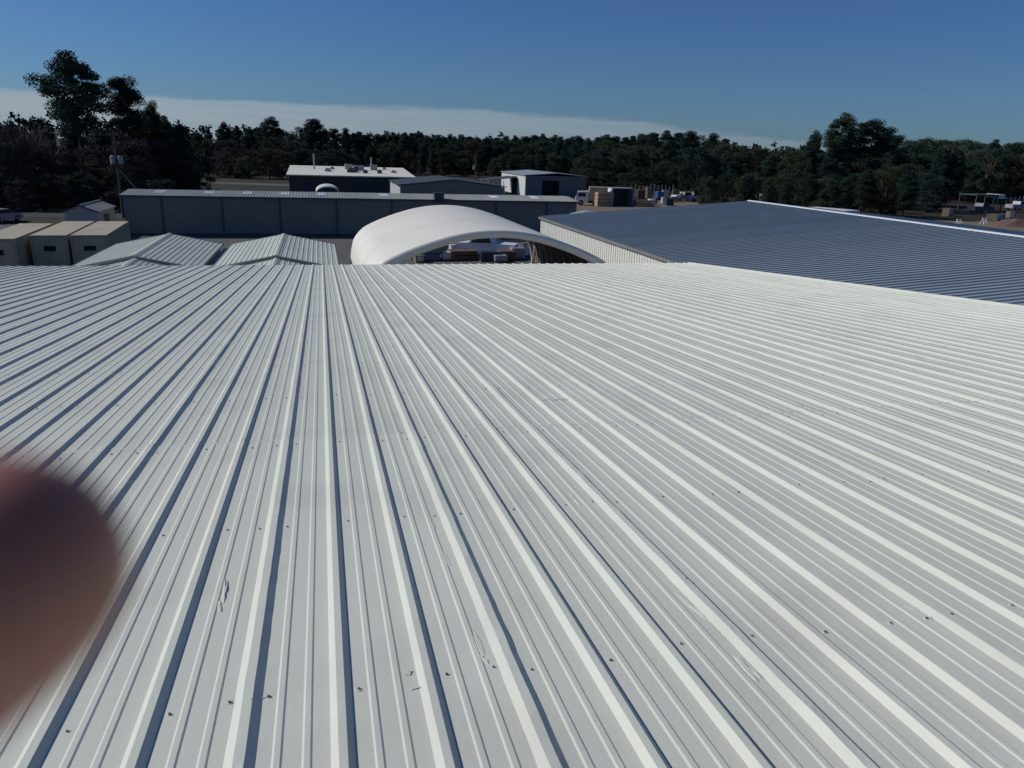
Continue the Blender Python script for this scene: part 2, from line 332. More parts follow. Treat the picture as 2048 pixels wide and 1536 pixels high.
for a in [(1830, 1218, .045, .02, -.6, 2.3, .012), (1858, 1238, .03, .012, -.2, 2.9, .016), (1370, 1166, .03, .012, .2, 3.7, .016), (1492, 1338, .016, .10, -.05, 4.9, .012), (1505, 1345, .012, .05, .3, 4.2, .016), (450, 1182, .010, .12, .05, 5.3, .030), (440, 1215, .008, .06, .2, 5.9, .02),
          (958, 1290, .014, .10, .0, 6.1, .012), (968, 1320, .010, .04, .3, 6.8, .02), (1385, 1215, .014, .14, .1, 7.9, .012), (512, 1408, .03, .008, .7, 8.3, .012), (890, 1115, .012, .12, .1, 9.1, .014), (800, 866, .03, .02, .3, 10.7, .03), (1110, 800, .12, .014, -.1, 12.3, .016),
          (1105, 852, .04, .02, .2, 14.7, .02), (840, 930, .010, .10, .0, 15.5, .02), (1600, 812, .03, .05, .0, 16.1, .01), (1685, 880, .03, .05, .0, 17.1, .012), (1455, 1268, .03, .02, .4, 18.3, .016), (865, 1050, .012, .09, .0, 19.1, .02), (1150, 1000, .010, .12, .0, 20.1, .014), (850, 1132, .025, .006, .1, 21.1, .012)]: patch(*a)
def flap(px, py, l, w, rot, lift, curl):      # a loose lick of dried coating standing off the sheet
    p = on_roof(px, py); v = []; n = 7
    for i in range(n):
        q = i/(n-1); h = lift*q**1.5; c = l*(q-.15*curl*q*q)
        for k in (-1, 1):
            for dz in (0, .0016):
                X = p.x+c*math.cos(rot)-k*w*.5*(1-.6*q)*math.sin(rot); Y = p.y+c*math.sin(rot)+k*w*.5*(1-.6*q)*math.cos(rot); v.append((X, Y, rz(Y)+.0035+h+dz))
    f = []
    for i in range(n-1):
        a, b_ = i*4, (i+1)*4; f += [(a+1, b_+1, b_+3, a+3), (a, a+2, b_+2, b_), (a, b_, b_+1, a+1), (a+2, a+3, b_+3, b_+2)]
    f += [(0, 1, 3, 2), (4*n-4, 4*n-2, 4*n-1, 4*n-3)]
    MB().add(v, f).build('sealant_flap', 'coat', roof)
for a in [(815, 1352, .03, .022, 1.2, .007, .5), (842, 1352, .035, .014, 1.0, .009, .4), (822, 1380, .05, .010, .1, .004, .3), (1850, 1240, .04, .010, .1, .004, .2), (1372, 1169, .04, .008, .2, .004, .3), (500, 1412, .06, .005, .6, .003, .2), (795, 868, .03, .015, .4, .007, .3)]: flap(*a)

# ------------------------------------------------------------------ big slate-blue roofed building on the right
RX, RZ, GX, GZ, RY0, RY1 = 14.15, 4.83, 29.3, 6.02, -14.0, 50.0; PW = 1.10
b = thing('metal_building', (RX, RY1, 0), 'big building with slate blue ribbed roof, white ridge cap and white ribbed side wall', 'building')
def P(o, e): return o  # readability
ox, oy = RX, RY1
def rel(mb): 
    mb.v = [(x-ox, y-oy, z) for x, y, z in mb.v]; return mb
rf = rel(MB().prism([(RX-.05, RZ-.09), (GX, GZ-.09), (2*GX-RX+.05, RZ-.09), (2*GX-RX+.05, RZ-.03), (GX, GZ-.03), (RX-.05, RZ-.03)], RY0+.05, RY1-.05)).build('roof', 'deck', b)
s5 = section(minor=False, rib_h=.042, side=.03, top=.035, w=PW)
slen = math.hypot(GX-RX+.08, GZ-RZ); pm = panel_mesh('roof_panel', slen, 8, s5, 'slate')
npn = int((RY1-RY0)/PW)
ud = Vector((GX-RX, 0, GZ-RZ))
for i in range(npn):
    y = RY1-PW*i-.05
    link('roof_panel', pm, rf, frame((RX-.08-ox, y-oy, RZ), (0, -1, 0), ud))
ud2 = Vector((RX-GX, 0, GZ-RZ))
for i in range(npn):
    y = RY0+PW*i+.05
    link('roof_panel', pm, rf, frame((2*GX-RX+.08-ox, y-oy, RZ), (0, 1, 0), ud2))
for i in range(16):     # ridge cap in lengths
    y0 = RY0+i*4.0; rel(MB().prism([(GX-.2, GZ+.034), (GX, GZ+.06), (GX+.2, GZ+.034), (GX+.2, GZ+.07), (GX, GZ+.096), (GX-.2, GZ+.07)], y0+.01, y0+3.99+(.0 if i % 2 else .03))).build('ridge_cap', 'trim', b)
rel(MB().box(RX+.02, RX+.12, RY0+.1, RY1-.1, 0, RZ-.10)).build('wall', 'white_metal', b)
wp = panel_mesh('wall_panel', RZ-.2, 6, section(minor=False, rib_h=.035, side=.03, top=.06), 'white_metal')
for i in range(int((RY1-RY0)/.9144)): link('wall_panel', wp, b, frame((RX-ox, RY1-.1-.9144*i-oy, .08), (0, -1, 0), (0, 0, 1)))
for y in (RY1-.1, RY0+.1):
    s = -.12 if y > 0 else .12
    rel(MB().prism([(RX+.13, 0), (2*GX-RX-.13, 0), (2*GX-RX-.13, RZ-.1), (GX, GZ-.1), (RX+.13, RZ-.1)], min(y, y+s), max(y, y+s))).build('end_wall', 'slate_wall', b)
rel(MB().box(2*GX-RX-.12, 2*GX-RX-.02, RY0+.1, RY1-.1, 0, RZ-.1)).build('wall', 'white_metal', b)
rel(MB().box(RX-.19, RX-.09, RY0+.1, RY1-.02, RZ-.13, RZ-.012)).build('gutter', 'slate_wall', b)

# ------------------------------------------------------------------ two white gabled sheds just past the eave
def gable(name, x0, x1, y0, y1, ze, zr, wall, roofmat, label, group=None, panels=True, cat='shed', over=.18, trim='white_metal', minor=False):
    t = thing(name, ((x0+x1)/2, (y0+y1)/2, 0), label, cat, group); cx, cy = (x0+x1)/2, (y0+y1)/2
    hw, hl = (x1-x0)/2, (y1-y0)/2
    for s in (-1, 1):
        a, c = (hw-over-.1, hw-over); X = sorted((s*a, s*c))
        MB().box(X[0], X[1], -hl+over, hl-over, 0, ze-.02).build('wall', wall, t)
        Y = sorted((s*(hl-over-.1), s*(hl-over)))
        MB().prism([(-hw+over+.101, 0), (hw-over-.101, 0), (hw-over-.101, ze-.03), (0, zr-.08), (-hw+over+.101, ze-.03)], Y[0]+.001, Y[1]-.001).build('gable_wall', wall, t)
    r = MB().prism([(-hw, ze-.05), (0, zr-.05), (hw, ze-.05), (hw, ze-.012), (0, zr-.012), (-hw, ze-.012)], -hl, hl).build('roof', roofmat, t)
    if panels:
        L_ = math.hypot(hw, zr-ze); n = max(1, round(L_/.92)); w = L_/n      # sheets laid lengthwise, ribs along the ridge
        pm_ = panel_mesh('roof_panel', 2*hl, 30, section(minor=minor, rib_h=.022, side=.02, top=.03, n=4, w=w), roofmat)
        for sd_ in (-1, 1):
            xd = Vector((-sd_*hw, 0, zr-ze)).normalized()
            for i in range(n):
                o_ = Vector((sd_*hw, sd_*hl, ze))+xd*(i*w+.06)
                link('roof_panel', pm_, r, frame(o_, xd, (0, -sd_, 0)))
    MB().prism([(-.11, zr-.01), (0, zr+.045), (.11, zr-.01), (.11, zr+.02), (0, zr+.06), (-.11, zr+.02)], -hl-.02, hl+.02).build('ridge_cap', roofmat, t)
    for s in (-1, 1):
        y = s*(hl+.006)
        MB().prism([(-hw-.02, ze-.10), (0, zr-.10), (hw+.02, ze-.10), (hw+.02, ze+.03), (0, zr+.035), (-hw-.02, ze+.03)], min(y, y+s*.03), max(y, y+s*.03)).build('gable_trim', trim, t)
    return t
gable('gabled_shed', -11.0, -5.42, 37.4, 46.6, 3.4, 3.97, 'shed_wall', 'shed_roof', 'left one of the two low white gabled sheds just beyond the roof edge', 'low white gabled sheds', trim='galv')
gable('gabled_shed', -4.98, .75, 37.4, 46.6, 3.4, 3.97, 'shed_wall', 'shed_roof', 'right one of the two low white gabled sheds, next to the white arched shelter', 'low white gabled sheds', trim='galv')
gable('gabled_shed', -10.6, -5.6, 29.5, 37.2, 3.30, 3.86, 'shed_wall', 'shed_roof', 'nearest part hidden, low white roof just showing in front of the left gabled shed', 'low white gabled sheds', trim='galv')
gable('gabled_shed', -4.7, .5, 29.5, 37.2, 3.30, 3.86, 'shed_wall', 'shed_roof', 'low white roof just showing in front of the right gabled shed', 'low white gabled sheds', trim='galv')
g = thing('valley_gutter', (-5.2, 42, 0), 'blue grey gutter trough between the two low white sheds', 'gutter')
MB().box(-.19, .19, -4.6, 4.6, 3.16, 3.19).build('trough', 'valley', g); 
for y in (-4.4, 0, 4.4): MB().box(-.05, .05, y-.05, y+.05, 0, 3.16).build('post', 'valley', g)

# ------------------------------------------------------------------ arched fabric shelter
AX, AY0, AY1 = 7.0, 31.0, 45.0
prof = [(5.45, 0), (5.45, 1.6), (5.44, 2.8), (5.36, 3.45), (5.18, 4.0), (4.72, 4.52), (4.1, 4.86), (3.4, 5.15), (2.6, 5.42), (1.8, 5.64), (.9, 5.79), (0, 5.84)]
def arch_pts(k=1.0, dz=0.0):
    h = [(-x*k, z+dz if z > 0 else 0) for x, z in prof]; return h+[(-x, z) for x, z in h[-2::-1]]
def smooth_curve(p, n=6):
    out = []
    for i in range(len(p)-1):
        p0, p1, p2, p3 = p[max(i-1, 0)], p[i], p[i+1], p[min(i+2, len(p)-1)]
        for k in range(n):
            t = k/n; out.append(tuple(.5*((2*p1[a])+(-p0[a]+p2[a])*t+(2*p0[a]-5*p1[a]+4*p2[a]-p3[a])*t*t+(-p0[a]+3*p1[a]-3*p2[a]+p3[a])*t**3) for a in (0, 1)))
    return out+[p[-1]]
t = thing('fabric_shelter', (AX, 38, 0), 'white fabric covered arched shelter with an open end, beyond the roof edge', 'shelter')
cur = smooth_curve(arch_pts()); n = len(cur); nb = 12; v = []; sub = 6
for j in range(nb*sub+1):
    y = -7+14*j/(nb*sub); sag = -.022*math.sin(math.pi*(j % sub)/sub)
    for x, z in cur: v.append((x*(1+sag*.25), y, z*(1+sag*.22)))
f = [(j*n+i, (j+1)*n+i, (j+1)*n+i+1, j*n+i+1) for j in range(nb*sub) for i in range(n-1)]
cov = MB().add(v, f).build('cover', 'tarp', t, True); sm = cov.modifiers.new('thickness', 'SOLIDIFY'); sm.thickness = .006
MB().add([(x*.986, y, max(0, z-.075)) for y in (-6.9, 6.9) for x, z in cur], [(i+1, i, n+i, n+i+1) for i in range(n-1)]).build('shade_liner', 'shade_liner', t, True)  # added inner layer, darkens the underside of the cover with painted shade
inn = [(x*.98, (z-.06)*.990) for x, z in cur]
for j in range(nb+1):
    MB().tube([(x, -6.95+13.9*j/nb, max(z-.05, 0)) for x, z in inn[::2]], .038, 6).build('hoop', 'galv', t)
for s in (-7.0, 7.0):    # end hems hanging from the first and last hoop
    inner = [(x*.962, z-.29 if z > .3 else 0) for x, z in cur]; y0, y1 = s-.03, s+.03
    vs = [(x, y, z) for y in (y0, y1) for x, z in cur]+[(x, y, z) for y in (y0, y1) for x, z in inner]
    fs = []
    for i in range(n-1): fs += [(i, i+1, 2*n+i+1, 2*n+i), (n+i+1, n+i, 3*n+i, 3*n+i+1), (2*n+i, 2*n+i+1, 3*n+i+1, 3*n+i), (i+1, i, n+i, n+i+1)]
    MB().add(vs, fs).build('hem', 'tarp', t, True)
for x, z in ((-3.4, 5.02), (0, 5.7), (3.4, 5.02)): MB().tube([(x, -6.9, z-.06), (x, 6.9, z-.06)], .025, 6).build('purlin', 'galv', t)

# ------------------------------------------------------------------ long low building behind
LX0, LX1, LY, LD, LE, LR = -18.3, 27.2, 82.0, 8.4, 3.8, 4.12
t = thing('long_warehouse', ((LX0+LX1)/2, LY+LD/2, 0), 'long low slate grey metal building with evenly spaced downspouts along its wall', 'building')
cx, cy = (LX0+LX1)/2, LY+LD/2
cols = [-14.9, -9.4, -3.95, 1.6, 7.15, 12.7, 18.2, 23.8]; xs = [LX0]+cols+[LX1]
for i in range(len(xs)-1):
    a = .012 if i % 2 else 0
    MB().box(xs[i]+.01-cx, xs[i+1]-.01-cx, -LD/2+a, -LD/2+.15, 0, LE-.03).build('wall_panel', 'slate_wall', t)
for x in cols: MB().box(x-.07-cx, x+.07-cx, -LD/2-.10, -LD/2-.002, .05, LE-.18).build('downspout', 'slate_dark', t)
MB().box(LX0-cx, LX1-cx, LD/2-.15, LD/2, 0, LE-.03).build('back_wall', 'slate_wall', t)
for x in (LX0, LX1-.14): MB().prism([(-LD/2+.16, 0), (LD/2-.16, 0), (LD/2-.16, LE-.04), (0, LR-.1), (-LD/2+.16, LE-.04)], x-cx, x+.14-cx, 'x').build('end_wall', 'slate_wall', t)
rf = MB().prism([(-LD/2-.25, LE-.05), (0, LR-.05), (LD/2+.25, LE-.05), (LD/2+.25, LE), (0, LR), (-LD/2-.25, LE)], LX0-.3-cx, LX1+.3-cx, 'x').build('roof', 'grey_roof', t)
ll = math.hypot(LD/2+.25, LR-LE); pm = panel_mesh('roof_panel', ll, 6, section(minor=False, rib_h=.03, side=.02, top=.03), 'grey_roof')
sk = panel_mesh('skylight_panel', ll*.45, 6, section(minor=False, rib_h=.036, side=.02, top=.03), 'skylight')
npn = int((LX1-LX0+.6)/.9144); skx = [at_z(x, 387+(x-640)*.02, 4.0).x for x in (330, 415, 490, 563, 645, 765, 985, 1075)]
for i in range(npn):
    x = LX0-.25+.9144*i
    link('roof_panel', pm, rf, frame((x-cx, -LD/2-.26, LE+.006), (1, 0, 0), (0, LD/2+.25, LR-LE)))
    if any(abs(x+.45-q) < .46 for q in skx): link('skylight_panel', sk, rf, frame((x-cx, -LD/2+ll*.3, LE+.055+ll*.3*(LR-LE)/(LD/2)), (1, 0, 0), (0, LD/2+.25, LR-LE)))
MB().box(LX0-.3-cx, LX1+.3-cx, -LD/2-.36, -LD/2-.262, LE-.14, LE+.01).build('gutter', 'slate_dark', t)
MB().box(LX0-.05-cx, LX1+.05-cx, -LD/2-.05, -LD/2-.004, 0, .22).build('base_trim', 'slate_dark', t)
vx = at_Y(878, 398, LY).x-cx
vb = MB().box(vx-.5, vx+.5, -LD/2-.20, -LD/2+.7, LE-.3, LE+.62).build('roof_vent', 'charcoal', t); MB().box(vx-.58, vx+.58, -LD/2-.28, -LD/2+.78, LE+.621, LE+.68).build('vent_cap', 'charcoal', vb)

# ------------------------------------------------------------------ containers, small shed, car at left
def container(x0, x1, y0, y1, h, label, wall='tan', rfm='tan_roof', vents=1, group='tan containers beside the white sheds'):
    t = thing('storage_container', ((x0+x1)/2-.35, (y0+y1)/2, 0), label, 'container', group, .07); hw, hl = (x1-x0)/2, (y1-y0)/2
    MB().bevbox(-hw+.05, hw-.05, -hl+.05, hl-.05, .1, h-.06, .03).build('body', wall, t)
    MB().bevbox(-hw, hw, -hl, hl, h-.058, h, .02).build('roof', rfm, t)
    for sx_ in (-1, 1):
        for sy_ in (-1, 1): MB().box(sx_*hw-.09 if sx_ > 0 else -hw, hw if sx_ > 0 else -hw+.09, hl-.09 if sy_ > 0 else -hl, hl if sy_ > 0 else -hl+.09, 0, h-.06).build('corner_post', wall, t)
    for s in (-1, 1):
        X = sorted((s*(hw-.05), s*(hw-.012)))
        for k in range(int((2*hl-.4)/.55)): MB().box(X[0], X[1], -hl+.25+k*.55, -hl+.5+k*.55, .15, h-.1).build('corrugation', wall, t)
    d = MB().box(-hw+.14, -.015, -hl+.012, -hl+.049, .16, h-.14).build('door', wall, t); MB().tube([(-.15, -hl, .3), (-.15, -hl, h-.25)], .018, 6).build('lock_rod', 'galv', d)
    d = MB().box(.015, hw-.14, -hl+.012, -hl+.049, .16, h-.14).build('door', wall, t); MB().tube([(.15, -hl, .3), (.15, -hl, h-.25)], .018, 6).build('lock_rod', 'galv', d)
    if vents: MB().box(-.35, .35, -hl-.03, -hl+.010, h-1.05, h-.72).build('vent', 'dark', t)
    return t
container(-16.55, -14.3, 58.3, 68.4, 2.6, 'tan storage container nearest the long grey building, rightmost of the row')
container(-18.95, -16.75, 58.1, 68.2, 2.6, 'middle tan storage container of the row, dull roof')
container(-21.4, -19.15, 56.0, 66.2, 2.6, 'leftmost tan storage container, cut off by the photo edge')
sg = gable('small_shed', at_z(144, 418, 2.4).x-.1, at_z(212, 418, 2.4).x+.1, 79.5, 86.5, 2.4, 2.98, 'silver', 'grey_roof', 'small grey gabled shed left of the long grey building', None, panels=False, trim='charcoal')
MB().box(1.50, 1.54, -.6, .3, 0, 2.0).build('door', 'charcoal', sg)

def wheel(t, x, y, r, w):
    tr_ = MB().tube([(x-w/2, y, r), (x+w/2, y, r)], r, 16).build('wheel', 'black', t); MB().tube([(x-w/2-.01, y, r), (x+w/2+.01, y, r)], r*.55, 12).build('rim', 'silver', tr_)
def car(px, py, mat, label, rz_=0.0, kind='car', group=None, z=0, loc=None):
    p = loc or at_z(px, py, z); t = thing('parked_'+kind, (p[0], p[1], z), label, kind, group, rz_)
    if kind == 'car': body = [(-2.2, .28), (2.2, .28), (2.25, .62), (2.1, .80), (1.05, .95), (.35, 1.42), (-1.15, 1.44), (-1.9, 1.0), (-2.2, .92)]; win = [(.95, .97), (.32, 1.36), (-1.1, 1.38), (-1.7, 1.0)]
    else: body = [(-2.7, .42), (2.6, .42), (2.65, .95), (2.5, 1.12), (1.35, 1.2), (.8, 1.78), (-.55, 1.8), (-.75, 1.2), (-2.7, 1.18)]; win = [(1.2, 1.22), (.76, 1.72), (-.5, 1.74), (-.62, 1.24)]
    MB().prism([(q[0], q[1]) for q in body], -.9, .9).build('body', mat, t)
    for s in (-1, 1):
        y = s*.901; MB().prism(win, min(y, y+s*.012), max(y, y+s*.012)).build('side_window', 'dark_glass', t)
    a, c = (Vector((win[0][0]+.06, 0, win[0][1]+.0)), Vector((win[1][0]+.06, 0, win[1][1]+.02)))
    MB().add([(a.x+.03, -.78, a.z), (a.x+.03, .78, a.z), (c.x+.03, .7, c.z), (c.x+.03, -.7, c.z)], [(0, 1, 2, 3)]).build('windscreen', 'dark_glass', t)
    e = body[2][0]
    for s in (-.62, .62): MB().box(e-.04, e+.015, s-.17, s+.17, .66, .8).build('headlight', 'skylight', t); MB().box(-e-.0, -e+.04, s-.12, s+.12, .8, .95).build('tail_light', 'red_brown', t)
    for x in (body[0][0]*.62, body[1][0]*.62):
        for s in (-1, 1):
            w_ = MB().tube([(x, s*.72, .34), (x, s*.93, .34)], .34, 16).build('wheel', 'black', t); MB().tube([(x, s*.925, .34), (x, s*.945, .34)], .2, 12).build('rim', 'silver', w_)
    return t
car(2, 444, 'silver', 'silver grey car at the far left edge of the photo', 1.2)

# ------------------------------------------------------------------ middle distance buildings
# dark building with a bright white roof
A, B = at_z(572, 349, 4.3), at_z(830, 354, 4.3)
t = thing('flat_building', ((A.x+B.x)/2, A.y+10, 0), 'dark walled building with bright white roof and clutter of rooftop units', 'building')
hw = (B.x-A.x)/2
MB().box(-hw+.4, hw-.4, -9.6, 9.6, 0, 4.14).build('wall', 'brown_wall', t)
rf = MB().prism([(-10, 4.15), (10, 4.95), (10, 5.2), (-10, 4.32)], -hw, hw, 'x').build('roof', 'cream_roof', t)
for x0 in (-.72, .02):
    MB().box(hw*x0, hw*x0+hw*.48, -9.68, -9.605, .4, 3.2).build('bay_door', 'navy', t)
def unit(x, y, sx_, sy_, h, mat='grey_can'):
    sx_ *= .75; sy_ *= .75; h *= .62
    z = 4.30+(y+10)*.043; o = MB().bevbox(hw*x-sx_, hw*x+sx_, y-sy_, y+sy_, z-.02, z+h, .05).build('rooftop_unit', mat, rf); MB().tube([(hw*x, y, z+h-.01), (hw*x, y, z+h+.12)], min(sx_, sy_)*.6, 12).build('fan', 'dark', o)
for a in [(-.36, -2, .7, .6, .7), (-.28, 3, .5, .5, .5), (0.02, -3, 1.0, .8, .9, 'charcoal'), (.10, -1, .6, .6, 1.1, 'charcoal'), (.16, 2, 1.2, .8, 1.3), (.0, 4, .9, .8, 1.4), (.24, -4, .5, .5, .7, 'charcoal'), (.47, -4, .5, .4, .8, 'charcoal'), (.42, 3, .8, .8, 1.5), (.72, -2, .6, .5, .5), (.62, 5, .4, .4, .6)]: unit(*a)
for x, y, h in ((-.58, 2, 2.6), (.4, 6, 2.2)): MB().tube([(hw*x, y, 4.6), (hw*x, y, 4.8+h)], .13, 8).build('vent_stack', 'grey_can', rf)
# charcoal roofed building with a white ribbed side wall
C = at_z(781, 360, 4.6); CY1 = C.y; D = at_z(842, 392, 4.6); xr = C.x+18
t = thing('metal_building', (C.x, CY1, 0), 'charcoal roofed metal building with white ribbed side wall behind the long grey one', 'building')
y0 = -(CY1-max(D.y, 96)); 
MB().box(.02, .14, y0, 0, 0, 4.5).build('wall', 'white_metal', t)
wp = panel_mesh('wall_panel', 4.4, 6, section(minor=False, rib_h=.05, side=.05, top=.1), 'white_metal')
for i in range(int(-y0/.9144)): link('wall_panel', wp, t, frame((0, -.9144*i-.05, .05), (0, -1, 0), (0, 0, 1)))
MB().box(-.06, -.05+.03, -4.4, -3.4, 0, 2.6).build('door', 'dark', t)
MB().prism([(-.25, 4.5), (6.5, 5.25), (13.2, 4.5), (13.2, 4.6), (6.5, 5.35), (-.25, 4.6)], y0-.2, .2).build('roof', 'charcoal', t)
for y in (y0+.02, -.14): MB().prism([(.15, 0), (12.85, 0), (12.85, 4.5), (6.5, 5.22), (.15, 4.48)], y, y+.12).build('end_wall', 'slate_wall', t)
MB().box(12.86, 12.98, y0, 0, 0, 4.45).build('wall', 'white_metal', t)
# white building with a big dark doorway
A = at_z(1050, 392); B = at_z(1160, 392); Y = A.y; zt = at_Y(1100, 349, Y).z; w = B.x-A.x; A2 = at_Y(1014, 349, Y+22)
t = thing('white_building', (A.x, Y, 0), 'white metal building with open dark bay door and sunlit side wall at the tree line', 'building')
ov = 1.0*(A2.x-A.x) 
MB().box(.0, w, .15, 22, 0, zt-.35).build('wall', 'white_paint', t)
dw = at_Y(1084, 380, Y).x-A.x; de = at_Y(1118, 380, Y).x-A.x; dh = at_Y(1100, 361, Y).z
MB().box(.02, dw, 0, .149, 0, zt-.3).build('front_wall', 'shaded_front', t); MB().box(de, w-.02, 0, .149, 0, zt-.3).build('front_wall', 'shaded_front', t); MB().box(dw+.002, de-.002, 0.002, .149, dh, zt-.3).build('front_wall', 'shaded_front', t)
MB().box(dw, de, .10, .148, 0, dh-.01).build('bay_door', 'dark', t)  # dark sheet painting the unlit inside of the open doorway
MB().prism([(-.3, zt-.3), (w/2, zt+.2), (w+.3, zt-.3), (w+.3, zt-.18), (w/2, zt+.32), (-.3, zt-.18)], -.3, 22.3).build('roof', 'grey_can', t)
MB().box(-.05, -.002, 7, 11.5, 0, 3.6).build('side_door', 'dark', t)
for i in range(16): MB().box(-.05, -.002, .4+i*1.36, .7+i*1.36, 3.65 if 4 < i < 9 else .1, zt-.4).build('wall_rib', 'white_paint', t)
lt = thing('lean_to', (A.x-4.6, Y+9, 0), 'pale lean to and tank beside the white building', 'shed')
MB().prism([(-2, 2.7), (4.3, 3.4), (4.3, 3.5), (-2, 2.8)], -3, 5).build('roof', 'charcoal', lt)
for x, y in ((-1.8, -2.8), (-1.8, 4.8), (1.5, -2.8)): MB().box(x-.08, x+.08, y-.08, y+.08, 0, 2.68).build('post', 'white_paint', lt)
MB().tube([(-.8, 0, 0), (-.8, 0, 1.8), (-.8, 0, 2.1)], [1, 1, .4], 16).build('tank', 'white_paint', lt)
# small far hoop shelter peeping over the long roof
p = at_z(655, 392, 0); Yh = 104.0; c = at_Y(655, 374, Yh); hw = (at_Y(679, 380, Yh).x-at_Y(632, 380, Yh).x)/2
t = thing('hoop_shelter', (c.x, Yh+4, 0), 'small pale hoop shelter peeping over the long grey roof', 'shelter')
pts = [(hw*math.cos(a), (c.z-hw*.55)+hw*.55*math.sin(a)) for a in [math.pi*i/20 for i in range(21)]]; pts = [(hw, 0)]+pts+[(-hw, 0)]; n = len(pts)
o = MB().add([(x, y, z) for y in (-4, 4) for x, z in pts], [(i, i+1, n+i+1, n+i) for i in range(n-1)]).build('cover', 'white_metal', t, True); o.modifiers.new('thickness', 'SOLIDIFY').thickness = .04
for y in (-3.9, 0, 3.9): MB().tube([(x*.97, y, z*.985) for x, z in pts], .05, 6).build('hoop', 'galv', t)
# small white roof right of the long building
p = at_Y(1163, 421, 68)
t = thing('canopy', (p.x+.6, 68, 0), 'small white canopy roof between the long building and the slate blue roof', 'canopy')
zc = p.z
MB().add([(-1.3, -1.2, zc-.35), (1.3, -1.2, zc-.35), (1.3, 1.2, zc-.35), (-1.3, 1.2, zc-.35), (0, 0, zc+.1), (-1.3, -1.2, zc-.45), (1.3, -1.2, zc-.45), (1.3, 1.2, zc-.45), (-1.3, 1.2, zc-.45)],
         [(0, 1, 4), (1, 2, 4), (2, 3, 4), (3, 0, 4), (0, 5, 6, 1), (1, 6, 7, 2), (2, 7, 8, 3), (3, 8, 5, 0), (8, 7, 6, 5)]).build('roof', 'grey_can', t)
for x in (-1.2, 1.2):
    for y in (-1.1, 1.1): MB().box(x-.04, x+.04, y-.04, y+.04, 0, zc-.45).build('post', 'galv', t)

# ------------------------------------------------------------------ yard on the right of the white building
def box_truck(px, py, label, rz_, box='tan', cab='white_paint', L_=5.0):
    p = at_z(px, py); t = thing('box_truck', (p.x, p.y, 0), label, 'truck', None, rz_)
    MB().prism([(-1.1, .5), (1.1, .5), (1.12, 1.5), (.75, 2.35), (-1.1, 2.45)], -1.1, 1.1).build('cab', cab, t)
    MB().add([(1.14, -.95, 1.52), (1.14, .95, 1.52), (.79, .9, 2.28), (.79, -.9, 2.28)], [(0, 1, 2, 3)]).build('windscreen', 'dark_glass', t)
    for s in (-1, 1): MB().box(-.6, .7, min(s*1.102, s*1.115), max(s*1.102, s*1.115), 1.5, 2.15).build('side_window', 'dark_glass', t)
    MB().bevbox(-L_-1.2, -1.2, -1.2, 1.2, .85, 3.2, .03).build('box', box, t); MB().box(-L_-1.1, .6, -.45, .45, .55, .84).build('chassis', 'black', t)
    for x in (.2, -L_+.2, -L_-.9+.2):
        for s in (-1, 1): w_ = MB().tube([(x, s*.8, .48), (x, s*1.12, .48)], .48, 16).build('wheel', 'black', t); MB().tube([(x, s*1.11, .48), (x, s*1.13, .48)], .26, 10).build('rim', 'silver', w_)
    return t
box_truck(1163, 410, 'white cab truck with tan box parked at the right of the white building', 2.85, L_=3.2)
def stack(px, py, w, d, h, n, mat, label, rz_=0, name='lumber_stack', cat='lumber'):
    p = at_z(px, py); t = thing(name, (p.x, p.y, 0), label, cat, None, rz_)
    for k in range(n):
        z0 = h*k/n; MB().box(-w/2+rnd.uniform(0, .1), w/2-rnd.uniform(0, .1), -d/2, d/2, z0+.06, z0+h/n-.005).build('layer', mat, t)
        for x in (-w*.35, w*.35): MB().box(x-.05, x+.05, -d/2+.02, d/2-.02, z0, z0+.06).build('spacer', 'wood', t)
    return t
stack(1205, 412, 3.3, 1.8, 2.4, 4, 'lumber', 'tall tan lumber stack right behind the white cab truck', .2)
p = at_z(1244, 412)
t = thing('open_shed', (p.x, p.y, 0), 'dark open fronted shed with white roof edge in the yard', 'shed')
MB().box(-2.1, 2.1, 0, 3, 2.95, 3.1).build('roof', 'grey_can', t)
MB().box(-2.1, -1.9, -.02, 3, 0, 2.94).build('wall', 'white_paint', t); MB().box(1.95, 2.1, 0.02, 3, 0, 2.94).build('wall', 'silver', t); MB().box(-1.89, 1.94, 2.85, 2.98, 0, 2.94).build('back_wall', 'charcoal', t)
stack(1286, 413, 3.2, 1.6, 1.1, 2, 'lumber', 'low tan lumber stack right of the open fronted shed', .0)
def ibc(px, py, mat, label, s=.55, h=1.15):
    p = at_z(px, py); t = thing('caged_tank', (p.x, p.y, 0), label, 'tank'); MB().bevbox(-s, s, -s, s, .14, h, .06).build('tank', mat, t)
    for x in (-s, 0, s): MB().box(x-.05, x+.05, -s, s, 0, .139).build('runner', 'wood', t)
    for z in (.4, .75, 1.08): MB().tube([(-s-.02, -s-.02, z), (s+.02, -s-.02, z), (s+.02, s+.02, z), (-s-.02, s+.02, z), (-s-.02, -s-.02, z)], .014, 5).build('cage_bar', 'galv', t)
ibc(1302, 411, 'white_paint', 'pale caged tank right of the low lumber stack')
ibc(1318, 400, 'blue_paint', 'blue caged tank in the middle of the far yard', .7, 1.7)
ibc(1337, 411, 'navy', 'dark navy caged tank beyond the slate blue roof edge', .7, 1.3)
car(1368, 402, 'white_paint', 'white pickup parked at the right of the far yard', .2, 'pickup')
car(1392, 394, 'silver', 'silver pickup parked by the trees at the far yard', 1.9, 'pickup')
